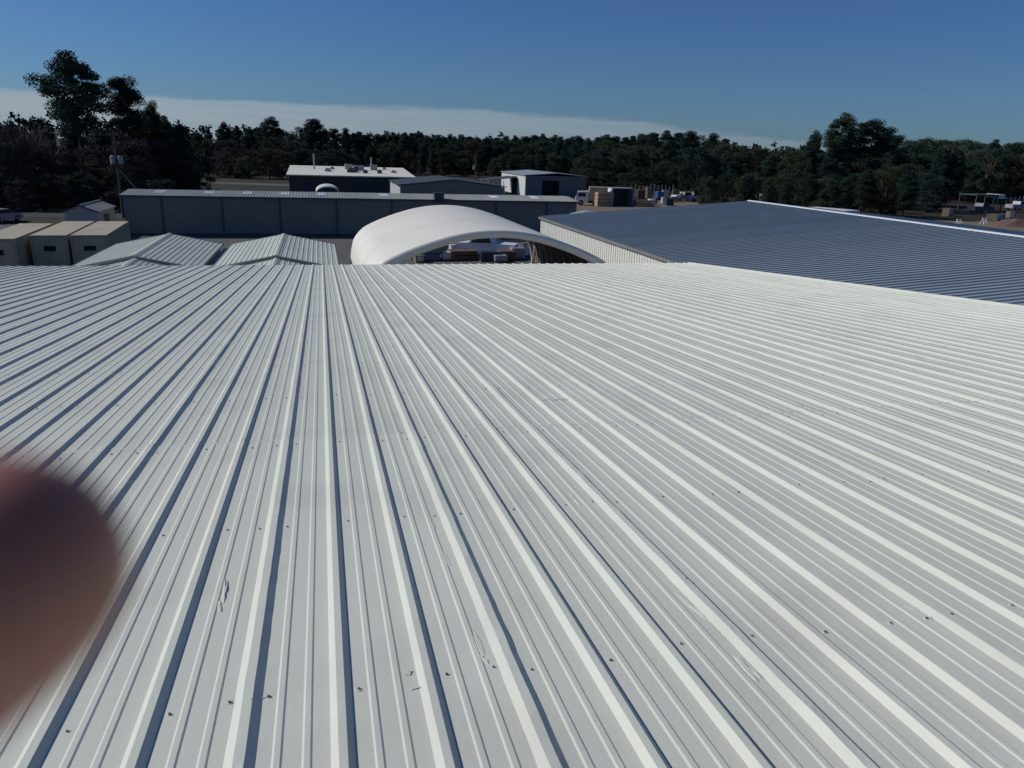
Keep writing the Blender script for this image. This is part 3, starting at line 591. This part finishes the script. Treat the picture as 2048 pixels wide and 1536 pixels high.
def post_row(px0, px1, py, n, h, label, mat='galv'):
    a, b_ = at_z(px0, py), at_z(px1, py); t = thing('post_rail_fence', (a.x, a.y, 0), label, 'fence'); d = b_-a
    for k in range(n): q = d*(k/(n-1)); MB().box(q.x-.07, q.x+.07, q.y-.07, q.y+.07, 0, h*rnd.uniform(.8, 1.15)).build('post', mat, t)
    for z in (h*.35, h*.7): MB().tube([(0, 0, z), (d.x, d.y, d.z+z)], .035, 5).build('rail', mat, t)
post_row(1262, 1345, 392, 12, 2.3, 'grey posts of a pipe rack at the back of the far yard')
post_row(1405, 1440, 408, 8, 1.6, 'low grey picket fence where the slate blue roof meets the trees')
post_row(1985, 2070, 408, 11, 1.7, 'white posts and rails at the right edge below the trees', 'white_paint')
p = at_Y(1620, 411, 66); q = at_Y(1706, 424, 62)
t = thing('box_trailer', ((p.x+q.x)/2, 64, 0), 'white box trailer roof just showing behind the slate blue roof ridge', 'trailer')
t.rotation_euler.z = math.atan2(q.y-p.y, q.x-p.x); hl = (q-p).length/2; zt = (p.z+q.z)/2
MB().bevbox(-hl, hl, -1.2, 1.2, 1.1, zt, .04).build('body', 'white_paint', t); MB().box(-hl+.3, hl-.3, -.4, .4, .8, 1.09).build('chassis', 'black', t)
for x in (-hl*.6, -hl*.4):
    for s in (-1, 1): MB().tube([(x, s*.75, .5), (x, s*1.1, .5)], .5, 14).build('wheel', 'black', t)
MB().box(hl*.6, hl*.65, -.8, .8, 0, .8).build('landing_gear', 'black', t)
def drum(px, py, mat, label, h=.9):
    p = at_z(px, py); t = thing('steel_drum', (p.x, p.y, 0), label, 'drum'); MB().tube([(0, 0, 0), (0, 0, h)], .3, 14).build('drum_body', mat, t)
    for z in (.02, h*.33, h*.66, h-.02): MB().tube([(0, 0, z-.015), (0, 0, z+.015)], .315, 14).build('ring', mat, t)
def crate(px, py, w, h, mat, label):
    p = at_z(px, py); t = thing('crate', (p.x, p.y, 0), label, 'crate', None, rnd.uniform(-.4, .4)); d = w*.8
    MB().box(-w/2, w/2, -d/2, d/2, .1, h).build('box', mat, t); MB().box(-w/2-.03, w/2+.03, -d/2-.03, d/2+.03, h+.001, h+.06).build('lid', 'wood', t)
    for x in (-w/2+.06, w/2-.06): MB().box(x-.06, x+.06, -d/2-.04, d/2+.04, 0, h-.01).build('batten', 'wood', t)
crate(1176, 405, 1.6, 1.5, 'white_paint', 'white crate beside the white cab truck'); crate(1228, 403, 1.4, 2.2, 'wood', 'tall brown crate left of the open fronted shed'); crate(1262, 406, 1.6, 1.2, 'grey_can', 'grey crate at the right wall of the open fronted shed')
crate(1280, 398, 1.6, 1.8, 'rust', 'rusty crate behind the low lumber stack'); crate(1296, 396, 1.2, 2.2, 'silver', 'tall grey crate behind the low lumber stack'); crate(1331, 396, 1.4, 1.6, 'white_paint', 'white crate right of the blue caged tank')
crate(1352, 392, 1.6, 1.3, 'lumber', 'pale wooden crate before the dark clump'); crate(1347, 404, 1.3, 1.0, 'grey_can', 'small grey crate left of the white pickup'); drum(1311, 408, 'rust', 'rusty drum by the pale caged tank', 1.1); drum(1325, 406, 'white_paint', 'white drum below the blue caged tank', 1.1)
car(1215, 389, 'silver', 'silver car behind the tan lumber stack', .4); car(1268, 391, 'navy', 'dark car behind the open fronted shed', .1); car(1420, 399, 'white_paint', 'white car half hidden by the right hand trees', .5)
crate(1530, 402, 2.0, 1.6, 'white_paint', 'white crate glimpsed among the right hand trees'); crate(1505, 400, 1.4, 1.2, 'grey_can', 'grey crate glimpsed among the right hand trees')
crate(1990, 440, 2.2, .9, 'grey_can', 'low grey crate right of the dark pickup'); crate(2020, 436, 1.1, 1.1, 'white_paint', 'small white crate at the right edge'); crate(1895, 432, 1.5, 1.3, 'silver', 'grey crate left of the sawhorses'); car(2035, 420, 'silver', 'silver pickup at the far right edge of the photo', .1, 'pickup')
# right edge: canopy, dark truck, sawhorses, clay heap
p = at_z(1965, 422)
t = thing('flat_canopy', (p.x, p.y, 0), 'dark open shelter with a short white fascia at the right edge', 'shelter')
zc = at_Y(1965, 388, p.y).z
MB().box(-3.6, 3.0, -1.6, 3, zc-.25, zc-.05).build('roof', 'charcoal', t); MB().box(1.6, 3.05, -1.72, -1.601, zc-.75, zc+.02).build('fascia', 'white_paint', t); MB().box(3.001, 3.08, -1.7, 2.9, zc-.7, zc+.02).build('fascia', 'white_paint', t)
MB().box(-1.2, 1.6, -1.66, -1.601, zc-.08, zc+.03).build('fascia', 'white_paint', t)
for x in (-3.4, 2.8):
    for y in (-1.4, 2.8): MB().box(x-.08, x+.08, y-.08, y+.08, 0, zc-.25).build('post', 'charcoal', t)
car(1960, 425, 'navy', 'dark pickup under the canopy at the right edge', .15, 'pickup')
def sawhorse(px, py, label, s=1.0):
    p = at_z(px, py); t = thing('sawhorse', (p.x, p.y, 0), label, 'sawhorse', None, .3)
    MB().box(-.7*s, .7*s, -.06, .06, 1.05*s, 1.2*s).build('beam', 'white_paint', t)
    for x in (-.5*s, .5*s):
        for y in (-.4*s, .4*s): MB().tube([(x, 0, 1.1*s), (x*1.15, y, 0)], .045, 6).build('leg', 'white_paint', t)
sawhorse(1916, 452, 'white sawhorse left of the dark pickup behind the ridge', .85); sawhorse(1967, 449, 'white sawhorse in front of the dark pickup', .85)
p = at_z(2030, 452)
hb = MB(); n = 20; v = []
for j in range(n):
    for i in range(n):
        u, w = i/(n-1)*2-1, j/(n-1)*2-1; r = math.hypot(u, w); v.append((u*4.2, w*2.5, max(-.05, 1.0*(1-r*r))*(1+.5*noise.noise(Vector((u*3, w*3, 2))))))
o = hb.add(v, [(j*n+i, j*n+i+1, (j+1)*n+i+1, (j+1)*n+i) for j in range(n-1) for i in range(n-1)]).build('soil_heap', 'red_brown', None, True); o.location = (p.x, p.y, 0); tag(o, 'low reddish clay heap at the right edge of the photo', 'heap')
# things seen through the arched shelter
def pal(px, py, label, mat, w=1.2, d=1.0, h=.9):
    p = at_z(px, py); t = thing('pallet_load', (p.x, p.y, 0), label, 'pallet')
    for z in (0, .1): 
        for k in range(5): MB().box(-w/2, w/2, -d/2+k*d/4.6, -d/2+k*d/4.6+.1, z+.0, z+.025).build('slat', 'wood', t)
    for x in (-w/2+.05, 0, w/2-.05): MB().box(x-.04, x+.04, -d/2, d/2, .026, .099).build('block', 'wood', t)
    MB().bevbox(-w/2+.05, w/2-.05, -d/2+.05, d/2-.05, .126, h, .05).build('load', mat, t)
car(0, 0, 'white_paint', 'white pickup seen through the arched shelter', 2.7, 'pickup', loc=at_z(972, 512))
pal(870, 502, 'wrapped pallet at the left seen through the arched shelter', 'white_metal'); pal(897, 520, 'pale bag pallet seen through the arched shelter beside brown boards', 'shed_roof', h=.7)
pal(945, 500, 'blue load pallet seen through the arched shelter', 'blue_paint', 1.6, 1.2, 1.1); pal(1012, 520, 'dull rust coloured load seen through the arched shelter', 'rust', 1.6, 1.2, .8)
stack(925, 519, 2.4, 1.4, .8, 2, 'rust', 'rusty brown stacked beams seen through the arched shelter', .1, 'beam_stack', 'beams'); 
pal(1034, 518, 'grey covered pallet by the inner wall of the arched shelter', 'silver', 1.3, 1.1, 1.0)
stack(850, 519, 2.6, 1.6, 1.1, 2, 'valley', 'blue grey sheet stack under the left side of the arched shelter', .0, 'sheet_stack', 'sheets')
pal(978, 522, 'dark blue covered load in front of the white pickup seen through the arched shelter', 'navy', 1.7, 1.2, .8); pal(1000, 524, 'dull grey load beside the dark blue covered one', 'silver', 1.2, 1.0, .6); car(0, 0, 'silver', 'grey car at the back seen through the arched shelter', .1, 'car', loc=at_z(1020, 498))
drum(905, 512, 'white_paint', 'white drum seen through the arched shelter', 1.0); drum(912, 505, 'rust', 'rusty drum seen through the arched shelter', 1.0); crate(885, 507, .9, .8, 'wood', 'small brown crate seen through the arched shelter'); crate(918, 497, .8, 1.3, 'silver', 'grey upright crate seen through the arched shelter'); crate(1050, 512, .9, 1.1, 'white_paint', 'white crate by the inner wall of the arched shelter'); crate(838, 524, .8, .5, 'white_metal', 'small white crate at the left foot of the arched shelter')
p = Vector((AX+4.95, 44.3, 0)); t = thing('lit_edge_strip', p, 'pale board added for the sunlit edge at the far inner corner of the arched shelter', 'strip')
MB().add([(-.35, 0, 0), (.1, 0, 0), (.42, .1, 3.6), (.30, .1, 3.6), (-.35, .04, 0), (.1, .04, 0), (.42, .14, 3.6), (.30, .14, 3.6)], [(0, 1, 2, 3), (7, 6, 5, 4), (0, 4, 5, 1), (1, 5, 6, 2), (2, 6, 7, 3), (3, 7, 4, 0)]).build('lit_edge', 'trim', t)  # added white piece, paints the sunlit far right edge of the cover

# ------------------------------------------------------------------ utility poles
def pole(px, ytop, Y, label, cans=2, arm=1.25, guy=None):
    q = at_Y(px, ytop, Y); h = q.z; t = thing('utility_pole', (q.x, Y, 0), label, 'pole', None, -.15)
    MB().tube([(0, 0, 0), (0, 0, h)], [.17, .11], 10).build('post', 'pole', t)
    c = MB().box(-arm, arm, -.18, -.06, h-.55, h-.42).build('crossarm', 'pole', t)
    for x in (-arm+.1, -.4, .4, arm-.1): MB().tube([(x, -.12, h-.42), (x, -.12, h-.22)], [.05, .03], 6).build('insulator', 'grey_can', c)
    MB().box(-arm*.75, arm*.75, -.16, -.06, h-1.7, h-1.58).build('crossarm', 'pole', t)
    for k in range(cans):
        x = (-1 if k == 0 else 1)*.42; MB().tube([(x, -.05, h-3.6), (x, -.05, h-2.75), (x, -.05, h-2.65)], [.27, .27, .1], 14).build('transformer', 'grey_can', t)
    if guy: MB().tube([(.1, 0, h-4.2), (guy[0], guy[1], .2)], .045, 6).build('guy_wire', 'cable', t)
pole(227, 262, 100, 'utility pole with two grey transformers and guy wire against the left trees', 2, 1.6, (5.2, -2))
pole(952, 308, 190, 'far utility pole with one pale transformer behind the charcoal roof', 1)
pole(408, 296, 190, 'thin far utility pole left of the white roofed building', 0)
q = at_z(870, 352, 0); t = thing('yard_lamp', (q.x, q.y, 0), 'white lamp head on a thin post before the far pines', 'lamp'); zz = at_Y(870, 322, q.y).z
MB().tube([(0, 0, 0), (0, 0, zz)], .07, 6).build('post', 'pole', t); MB().bevbox(-.45, .45, -.4, .4, zz-.1, zz+.5, .1).build('lamp_head', 'trim', t)

# ------------------------------------------------------------------ trees
nr = np.random.default_rng(11)
def quads(name, c, r, cnt, size, mat, flat=.75):
    """leaf-sized faces scattered through a set of clumps: c centres, r radii"""
    V = []
    for (cx_, cy_, cz_), rr in zip(c, r):
        d = nr.normal(size=(cnt, 3)); d /= np.linalg.norm(d, axis=1)[:, None]
        p = d*(rr*nr.uniform(.35, 1.05, (cnt, 1)))*np.array([1, 1, flat])+np.array([cx_, cy_, cz_])
        a = nr.normal(size=(cnt, 3)); a /= np.linalg.norm(a, axis=1)[:, None]
        b_ = np.cross(a, nr.normal(size=(cnt, 3))); b_ /= np.linalg.norm(b_, axis=1)[:, None]
        s = size*nr.uniform(.6, 1.3, (cnt, 1)); a = a*s; b_ = b_*s*.6
        V.append(np.stack([p-a, p+b_, p+a, p-b_], 1).reshape(-1, 3))
    V = np.concatenate(V); n = len(V)//4
    m = bpy.data.meshes.new(name); m.vertices.add(len(V)); m.vertices.foreach_set('co', V.ravel())
    m.loops.add(4*n); m.polygons.add(n); m.loops.foreach_set('vertex_index', np.arange(4*n)); m.polygons.foreach_set('loop_start', np.arange(0, 4*n, 4)); m.polygons.foreach_set('loop_total', np.full(n, 4))
    m.update(calc_edges=True); m.materials.append(M[mat]); return m
def pine(seed, mat, bare=.45, wid=.2, n=34, top=1.0):
    R = random.Random(seed); H = 20.0; mb = MB(); bend = R.uniform(-.4, .4)
    tp = [(bend*math.sin(k/6*2), bend*.6*math.cos(k/6*3)-bend*.6, H*.96*k/6) for k in range(7)]
    mb.tube(tp, [.30, .25, .22, .18, .14, .09, .04], 8)
    C, Rr = [], []
    for i in range(n):
        t_ = (i+.5)/n; z = H*(bare+(1-bare)*t_**.9); ang = i*2.4+R.uniform(-.5, .5)
        prof_ = (1-((t_-.42)/.62)**2) if t_ > .42 else (.55+.45*t_/.42)
        reach = H*wid*max(.12, prof_)*R.uniform(.45, 1.1)
        k = min(5, int(z/H*6)); bx_, by_ = tp[k][0], tp[k][1]
        e = Vector((bx_+reach*math.cos(ang), by_+reach*math.sin(ang), z+R.uniform(-.3, .8)))
        mb.tube([(bx_, by_, z-.8), ((bx_+e.x)/2, (by_+e.y)/2, z-.2), e], [.08, .055, .025], 5, False)
        C.append(e); Rr.append(R.uniform(1.0, 1.75)); 
        if reach > 2: C.append(Vector((bx_, by_, z))*.45+e*.55+Vector((R.uniform(-.4, .4), R.uniform(-.4, .4), .2))); Rr.append(R.uniform(.8, 1.4))
    C.append(Vector((tp[-1][0], tp[-1][1], H-.8))); Rr.append(1.0)
    return mb.mesh('trunk'), quads('crown', C, Rr, 560, .14, mat, .72)
def broad(seed, mat, n=80, wid=.30):
    R = random.Random(seed); H = 14.0; mb = MB(); mb.tube([(0, 0, 0), (.1, .1, H*.3), (0, .2, H*.7)], [.32, .26, .1], 8)
    C, Rr = [], []
    for i in range(n):
        a = R.uniform(0, 6.283); z = H*(.06+.88*R.random()); q = z/H; lim = H*wid*math.sqrt(max(.05, 1-((q-.42)/.60)**2))*R.uniform(.5, 1.1)
        e = Vector((lim*math.cos(a), lim*math.sin(a), z))
        if i % 3 == 0: mb.tube([(0, .1, z*.55), e*.55+Vector((0, 0, z*.3)), e], [.09, .06, .02], 5, False)
        C.append(e); Rr.append(R.uniform(.7, 1.5))
    C.append(Vector((0, 0, H-1))); Rr.append(1.1)
    return mb.mesh('trunk'), quads('crown', C, Rr, 260, .125, mat, .85)
def baretree(seed):
    R = random.Random(seed); mb = MB(); tw = MB()
    def grow(p, d, l, r, k):
        q = p+d*l; (mb if k < 3 else tw).tube([p, (p+q)/2+Vector((R.uniform(-.1, .1), R.uniform(-.1, .1), 0))*l*.4, q], [r, r*.85, r*.65], 5 if k < 3 else 3, False)
        if k >= 5: return
        for _ in range(3 if k else 5):
            e = (d+Vector((R.uniform(-.7, .7), R.uniform(-.7, .7), R.uniform(-.05, .55)))).normalized(); grow(q-d*l*R.uniform(0, .35), e, l*R.uniform(.55, .8), r*.62, k+1)
    grow(Vector((0, 0, 0)), Vector((0, 0, 1)), 4.5, .26, 0)
    a = mb.mesh('trunk'); b_ = tw.mesh('twigs'); return a, b_
KINDS = {}
KINDS['pine'] = [(20.0, *pine(s, m, b_, w_, n_)) for s, m, b_, w_, n_ in ((1, 'needle', .50, .22, 30), (2, 'needle_d', .5, .19, 30), (3, 'needle', .35, .17, 38), (4, 'needle_d', .3, .16, 40), (5, 'needle_d', .62, .22, 22))]
KINDS['slim'] = [(20.0, *pine(s, m, b_, w_, n_)) for s, m, b_, w_, n_ in ((21, 'needle_d', .16, .13, 48), (22, 'needle', .20, .12, 46), (23, 'needle_d', .12, .14, 50))]
KINDS['leafy'] = [(14.0, *broad(s, m, n_, w_)) for s, m, n_, w_ in ((31, 'leaf', 85, .30), (32, 'needle', 90, .33), (33, 'leaf', 80, .26), (34, 'needle_d', 90, .30))]
KINDS['brown'] = [(14.0, *broad(s, 'brown_leaf', 80, .30)) for s in (41, 42)]
KINDS['bare'] = [(14.5, *baretree(s)) for s in (51, 52)]
for k in KINDS['bare']:
    k[1].materials.append(M['bark']); k[2].materials.append(M['twig'])
for kk in ('pine', 'slim', 'leafy', 'brown'):
    for k in KINDS[kk]: k[1].materials.append(M['bark'])
NAMES = {'pine': 'pine_tree', 'slim': 'pine_tree', 'leafy': 'leafy_tree', 'brown': 'winter_tree', 'bare': 'bare_tree'}
tr_r = random.Random(5); ntree = [0]
def tree(kind, x, y, h, label, group=None, var=None, w=1.0):
    H, tm, cm = KINDS[kind][tr_r.randrange(len(KINDS[kind])) if var is None else var]
    s = h/H*(.955 if kind in ('pine', 'slim') else .97); e = thing(NAMES[kind], (x, y, 0), label, 'tree', group, tr_r.uniform(0, 6.28)); e.scale = (s*w, s*w, s)
    link('trunk', tm, e); link('twigs' if kind == 'bare' else 'crown', cm, e); ntree[0] += 1
    return e
def tree_px(kind, px, ytop, Y, label, group=None, var=None, w=1.0):
    q = at_Y(px, ytop, Y); return tree(kind, q.x, Y, q.z, label, group, var, w)
# the ones that stand out
tree_px('pine', 133, 106, 122, 'tallest pine in the photo, broad ragged crown above the left trees', None, 0, 1.14)
tree_px('pine', 241, 152, 128, 'second tallest left pine, rounded crown right of the tallest pine', None, 4, .92)
tree_px('pine', 300, 206, 132, 'short dark pine just right of the two tall left pines', None, 2, .8)
tree_px('pine', 445, 244, 265, 'lone small pine crown rising left of the centre tree line', None, 1, .8)
tree_px('pine', 541, 234, 260, 'round topped pine rising above the tree line behind the white roofed building', None, 0, 1.15)
tree_px('pine', 624, 237, 258, 'wide dark pine rising right of the round topped one in the centre', None, 4, 1.3)
tree_px('pine', 1693, 227, 150, 'tall open crowned pine on the right skyline', None, 0, 1.05)
tree_px('pine', 1752, 239, 150, 'broad dense pine beside the tall open crowned one at right', None, 4, 1.35)
tree_px('pine', 1634, 264, 152, 'small thin pine left of the tall right hand pines', None, 2, .8)
for px, yt in ((8, 195), (42, 190), (75, 205), (-25, 188)): tree_px('bare', px, yt, 118+tr_r.uniform(-3, 6), 'bare twiggy tree at the far left edge against the cloud', 'bare trees at the left edge')
# tree lines: (x range, skyline, distance, kinds)
SK = [(-160, 240), (0, 245), (60, 246), (130, 238), (200, 242), (260, 232), (310, 226), (335, 240), (360, 252), (400, 266), (440, 264), (480, 254), (560, 250), (600, 252), (660, 250), (700, 260), (760, 268), (830, 266), (900, 270), (1000, 272), (1080, 270), (1200, 271), (1280, 270), (1320, 264), (1360, 264), (1410, 267), (1450, 278), (1490, 288), (1560, 292), (1640, 293), (1700, 278), (1780, 272), (1850, 271), (1900, 276), (1980, 274), (2060, 276), (2260, 272)]
def skyl(x):
    for (a, ya), (b_, yb) in zip(SK, SK[1:]):
        if a <= x <= b_: return ya+(yb-ya)*(x-a)/(b_-a)
    return 270
def row(x0, x1, step, Ya, Yb, kinds, dy, jit, label, group, wmul=1.0):
    x = x0
    while x < x1:
        Y = tr_r.uniform(Ya, Yb); k = tr_r.choice(kinds)
        tree_px(k, x, skyl(x)+dy+tr_r.uniform(-jit*.3, jit), Y, label[k], group+' '+k, None, tr_r.uniform(.9, 1.25)*wmul); x += step*tr_r.uniform(.7, 1.3)
lab = lambda where: {'pine': 'dark pine with bare lower trunk '+where, 'slim': 'narrow dark pine '+where, 'leafy': 'dense dark green tree '+where, 'brown': 'brownish winter tree '+where, 'bare': 'bare tree '+where}
G = 'left wood'
row(-150, 380, 44, 122, 150, ['pine', 'leafy', 'slim'], 4, 18, lab('at the back of the left wood'), G+' back')
row(-150, 400, 48, 112, 120, ['brown', 'leafy', 'brown'], 26, 40, lab('in the middle of the left wood'), G+' middle'); row(230, 410, 42, 118, 130, ['leafy', 'slim'], 40, 40, lab('at the right end of the left wood'), G+' right end', 1.2)
row(-140, 330, 55, 107, 112, ['leafy', 'brown'], 95, 50, lab('low at the front edge of the left wood'), G+' front', 1.4)
G = 'centre tree line'
row(392, 720, 21, 262, 300, ['pine', 'leafy', 'slim'], 2, 10, lab('on the skyline behind the white roofed building'), G+' back'); row(385, 720, 26, 235, 255, ['leafy', 'slim', 'brown'], 22, 22, lab('below the skyline behind the white roofed building'), G+' middle', 1.2)
row(395, 720, 26, 208, 222, ['leafy', 'brown', 'leafy'], 46, 18, lab('at the front of the centre tree line'), G+' front', 1.35)
G = 'far tree line'
row(715, 1300, 17, 300, 330, ['slim', 'slim', 'pine'], 0, 7, lab('on the skyline of the far straight tree line'), G+' back', 1.25); row(715, 1300, 21, 275, 292, ['slim', 'leafy'], 10, 18, lab('below the skyline of the far straight tree line'), G+' middle', 1.3)
row(720, 1280, 30, 250, 265, ['leafy', 'slim'], 28, 18, lab('at the front of the far straight tree line'), G+' front', 1.35)
G = 'dark clump'
row(1285, 1460, 22, 215, 245, ['slim', 'leafy'], -2, 7, lab('on top of the dark clump right of the white building'), G+' back', 1.3); row(1165, 1460, 26, 190, 205, ['leafy', 'slim'], 24, 25, lab('at the front of the dark clump right of the white building'), G+' front', 1.35)
row(1180, 1440, 30, 172, 182, ['leafy'], 58, 16, lab('low in front of the dark clump behind the yard'), G+' low', 1.4)
G = 'right wood'
row(1455, 2240, 30, 172, 210, ['leafy', 'slim', 'leafy'], 0, 8, lab('on the skyline of the right hand wood'), G+' back', 1.2); row(1890, 2240, 30, 160, 170, ['leafy', 'slim'], 18, 14, lab('behind the canopy at the right edge'), G+' edge', 1.3); row(1400, 1890, 34, 140, 156, ['leafy', 'leafy', 'slim', 'pine'], 20, 25, lab('below the skyline of the right hand wood'), G+' middle', 1.2)
row(1420, 1890, 44, 126, 136, ['leafy'], 55, 25, lab('at the front of the right hand wood'), G+' front', 1.3)
row(1500, 1850, 40, 112, 121, ['leafy', 'slim'], 62, 30, lab('just behind the slate blue roof ridge'), G+' nearest', 1.35)
# continuous far woods beyond the rows
C, Rr = [], []
for i in range(520):
    ang = math.radians(tr_r.uniform(-38, 62)); d = tr_r.uniform(360, 470); h = tr_r.uniform(11.5, 15.5) if ang > math.radians(-4) else tr_r.uniform(12, 17)
    x, y = d*math.sin(ang), d*math.cos(ang)
    for k in range(11): C.append((x+tr_r.uniform(-3, 3), y+tr_r.uniform(-3, 3), h*(k+.4)/11)); Rr.append(tr_r.uniform(1.2, 2.2))
o = link('distant_woods', quads('distant_woods', C, Rr, 22, .75, 'needle_d', .9)); tag(o, 'far dark woods closing the horizon behind the tree lines', 'woods', kind='stuff')
# rough grass along the edge of the left wood
C = [(tr_r.uniform(-75, -24), tr_r.uniform(106.5, 111), .15) for _ in range(420)]
o = link('verge_grass', quads('verge_grass', C, [.5]*len(C), 16, .22, 'leaf', .5)); tag(o, 'rough verge grass in front of the left wood', 'grass', kind='stuff')

# ------------------------------------------------------------------ the photographer's fingertip beside the lens
def cs(r_, u_, f_): return rt*r_+up*u_+fw*f_
ct = cs((-8-1024)/F*.052, (768-1150)/F*.052, .052)
ax = (rt*-.74+up*-.67).normalized()
hand = MB()
def cap(pts, rs):
    P_, R_ = [], []
    for i in range(len(pts)-1):
        for k in range(6): tt = k/6; P_.append(pts[i].lerp(pts[i+1], tt)); R_.append(rs[i]+(rs[i+1]-rs[i])*tt)
    P_.append(pts[-1]); R_.append(rs[-1]); d0 = (pts[0]-pts[1]).normalized(); d1 = (pts[-1]-pts[-2]).normalized()
    pre = [(pts[0]+d0*rs[0]*math.sin(a_), rs[0]*math.cos(a_)) for a_ in (1.5, 1.25, .95, .6, .3)]; post = [(pts[-1]+d1*rs[-1]*math.sin(a_), rs[-1]*math.cos(a_)) for a_ in (.3, .6, .95, 1.25, 1.5)]
    hand.tube([q for q, _ in pre]+P_+[q for q, _ in post], [q for _, q in pre]+R_+[q for _, q in post], 20)
j1 = ct+ax*.023; j2 = ct+ax*.047+fw*.003; j3 = ct+ax*.090+fw*-.02+rt*-.02
cap([ct, j1, j2, j3], [.0086, .0084, .0086, .0105])
palm = j3+rt*-.03+up*-.045+fw*-.02; wrist = j3+rt*-.04+up*-.10+fw*-.05; elbow = wrist+rt*-.08+up*-.22+fw*-.10
for k in range(1, 4):      # the other three fingers, curled round the phone, out of view
    m0 = j3+rt*(-.014*k)+up*(-.016*k)+fw*(-.004*k); a1 = m0+rt*-.012+up*.030+fw*.026; a2 = a1+rt*.020+up*.004+fw*.010; a3 = a2+rt*.008+up*-.016+fw*-.006
    a1 += rt*-.03; a2 += rt*-.036; a3 += rt*-.036
    cap([a3, a2, a1, m0], [.0074, .0082, .0088, .010]); cap([m0, palm+rt*(-.008*k)], [.0115, .018])
th0 = palm+rt*.012+up*-.012; th1 = th0+rt*.030+up*.010+fw*-.03; th2 = th1+rt*.020+up*.030+fw*-.012
cap([th2, th1, th0], [.009, .0105, .014]); cap([j3, palm, wrist], [.013, .024, .024]); cap([wrist, elbow], [.024, .036])
hand.v = [(x-0, y-0, z) for x, y, z in hand.v]
skin = bpy.data.materials.new('skin'); skin.use_nodes = True; b_ = skin.node_tree.nodes['Principled BSDF']
b_.inputs['Base Color'].default_value = (.31, .13, .09, 1); b_.inputs['Roughness'].default_value = .5
sn = skin.node_tree.nodes.new('ShaderNodeTexNoise'); sn.inputs['Scale'].default_value = 160; sg_ = skin.node_tree.nodes.new('ShaderNodeTexCoord'); skin.node_tree.links.new(sg_.outputs['Object'], sn.inputs['Vector'])
sr = skin.node_tree.nodes.new('ShaderNodeMix'); sr.data_type = 'RGBA'; skin.node_tree.links.new(sn.outputs[0], sr.inputs['Factor']); sr.inputs['A'].default_value = (.20, .085, .06, 1); sr.inputs['B'].default_value = (.40, .17, .12, 1); skin.node_tree.links.new(sr.outputs['Result'], b_.inputs['Base Color'])
b_.inputs['Subsurface Weight'].default_value = .5; b_.inputs['Subsurface Radius'].default_value = (1, .3, .15); b_.inputs['Subsurface Scale'].default_value = .009
me = hand.mesh('hand', True); me.materials.append(skin); ho = link('hand', me); ho.location = (0, 0, CZ)
rm = ho.modifiers.new('fuse', 'REMESH'); rm.mode = 'VOXEL'; rm.voxel_size = .0016; rm.use_smooth_shade = True
smo = ho.modifiers.new('smooth', 'SMOOTH'); smo.factor = .5; smo.iterations = 6
tag(ho, 'blurred brown fingertip reaching in at the left edge close to the lens', 'hand')
print('trees', ntree[0], 'objects', len(bpy.data.objects))
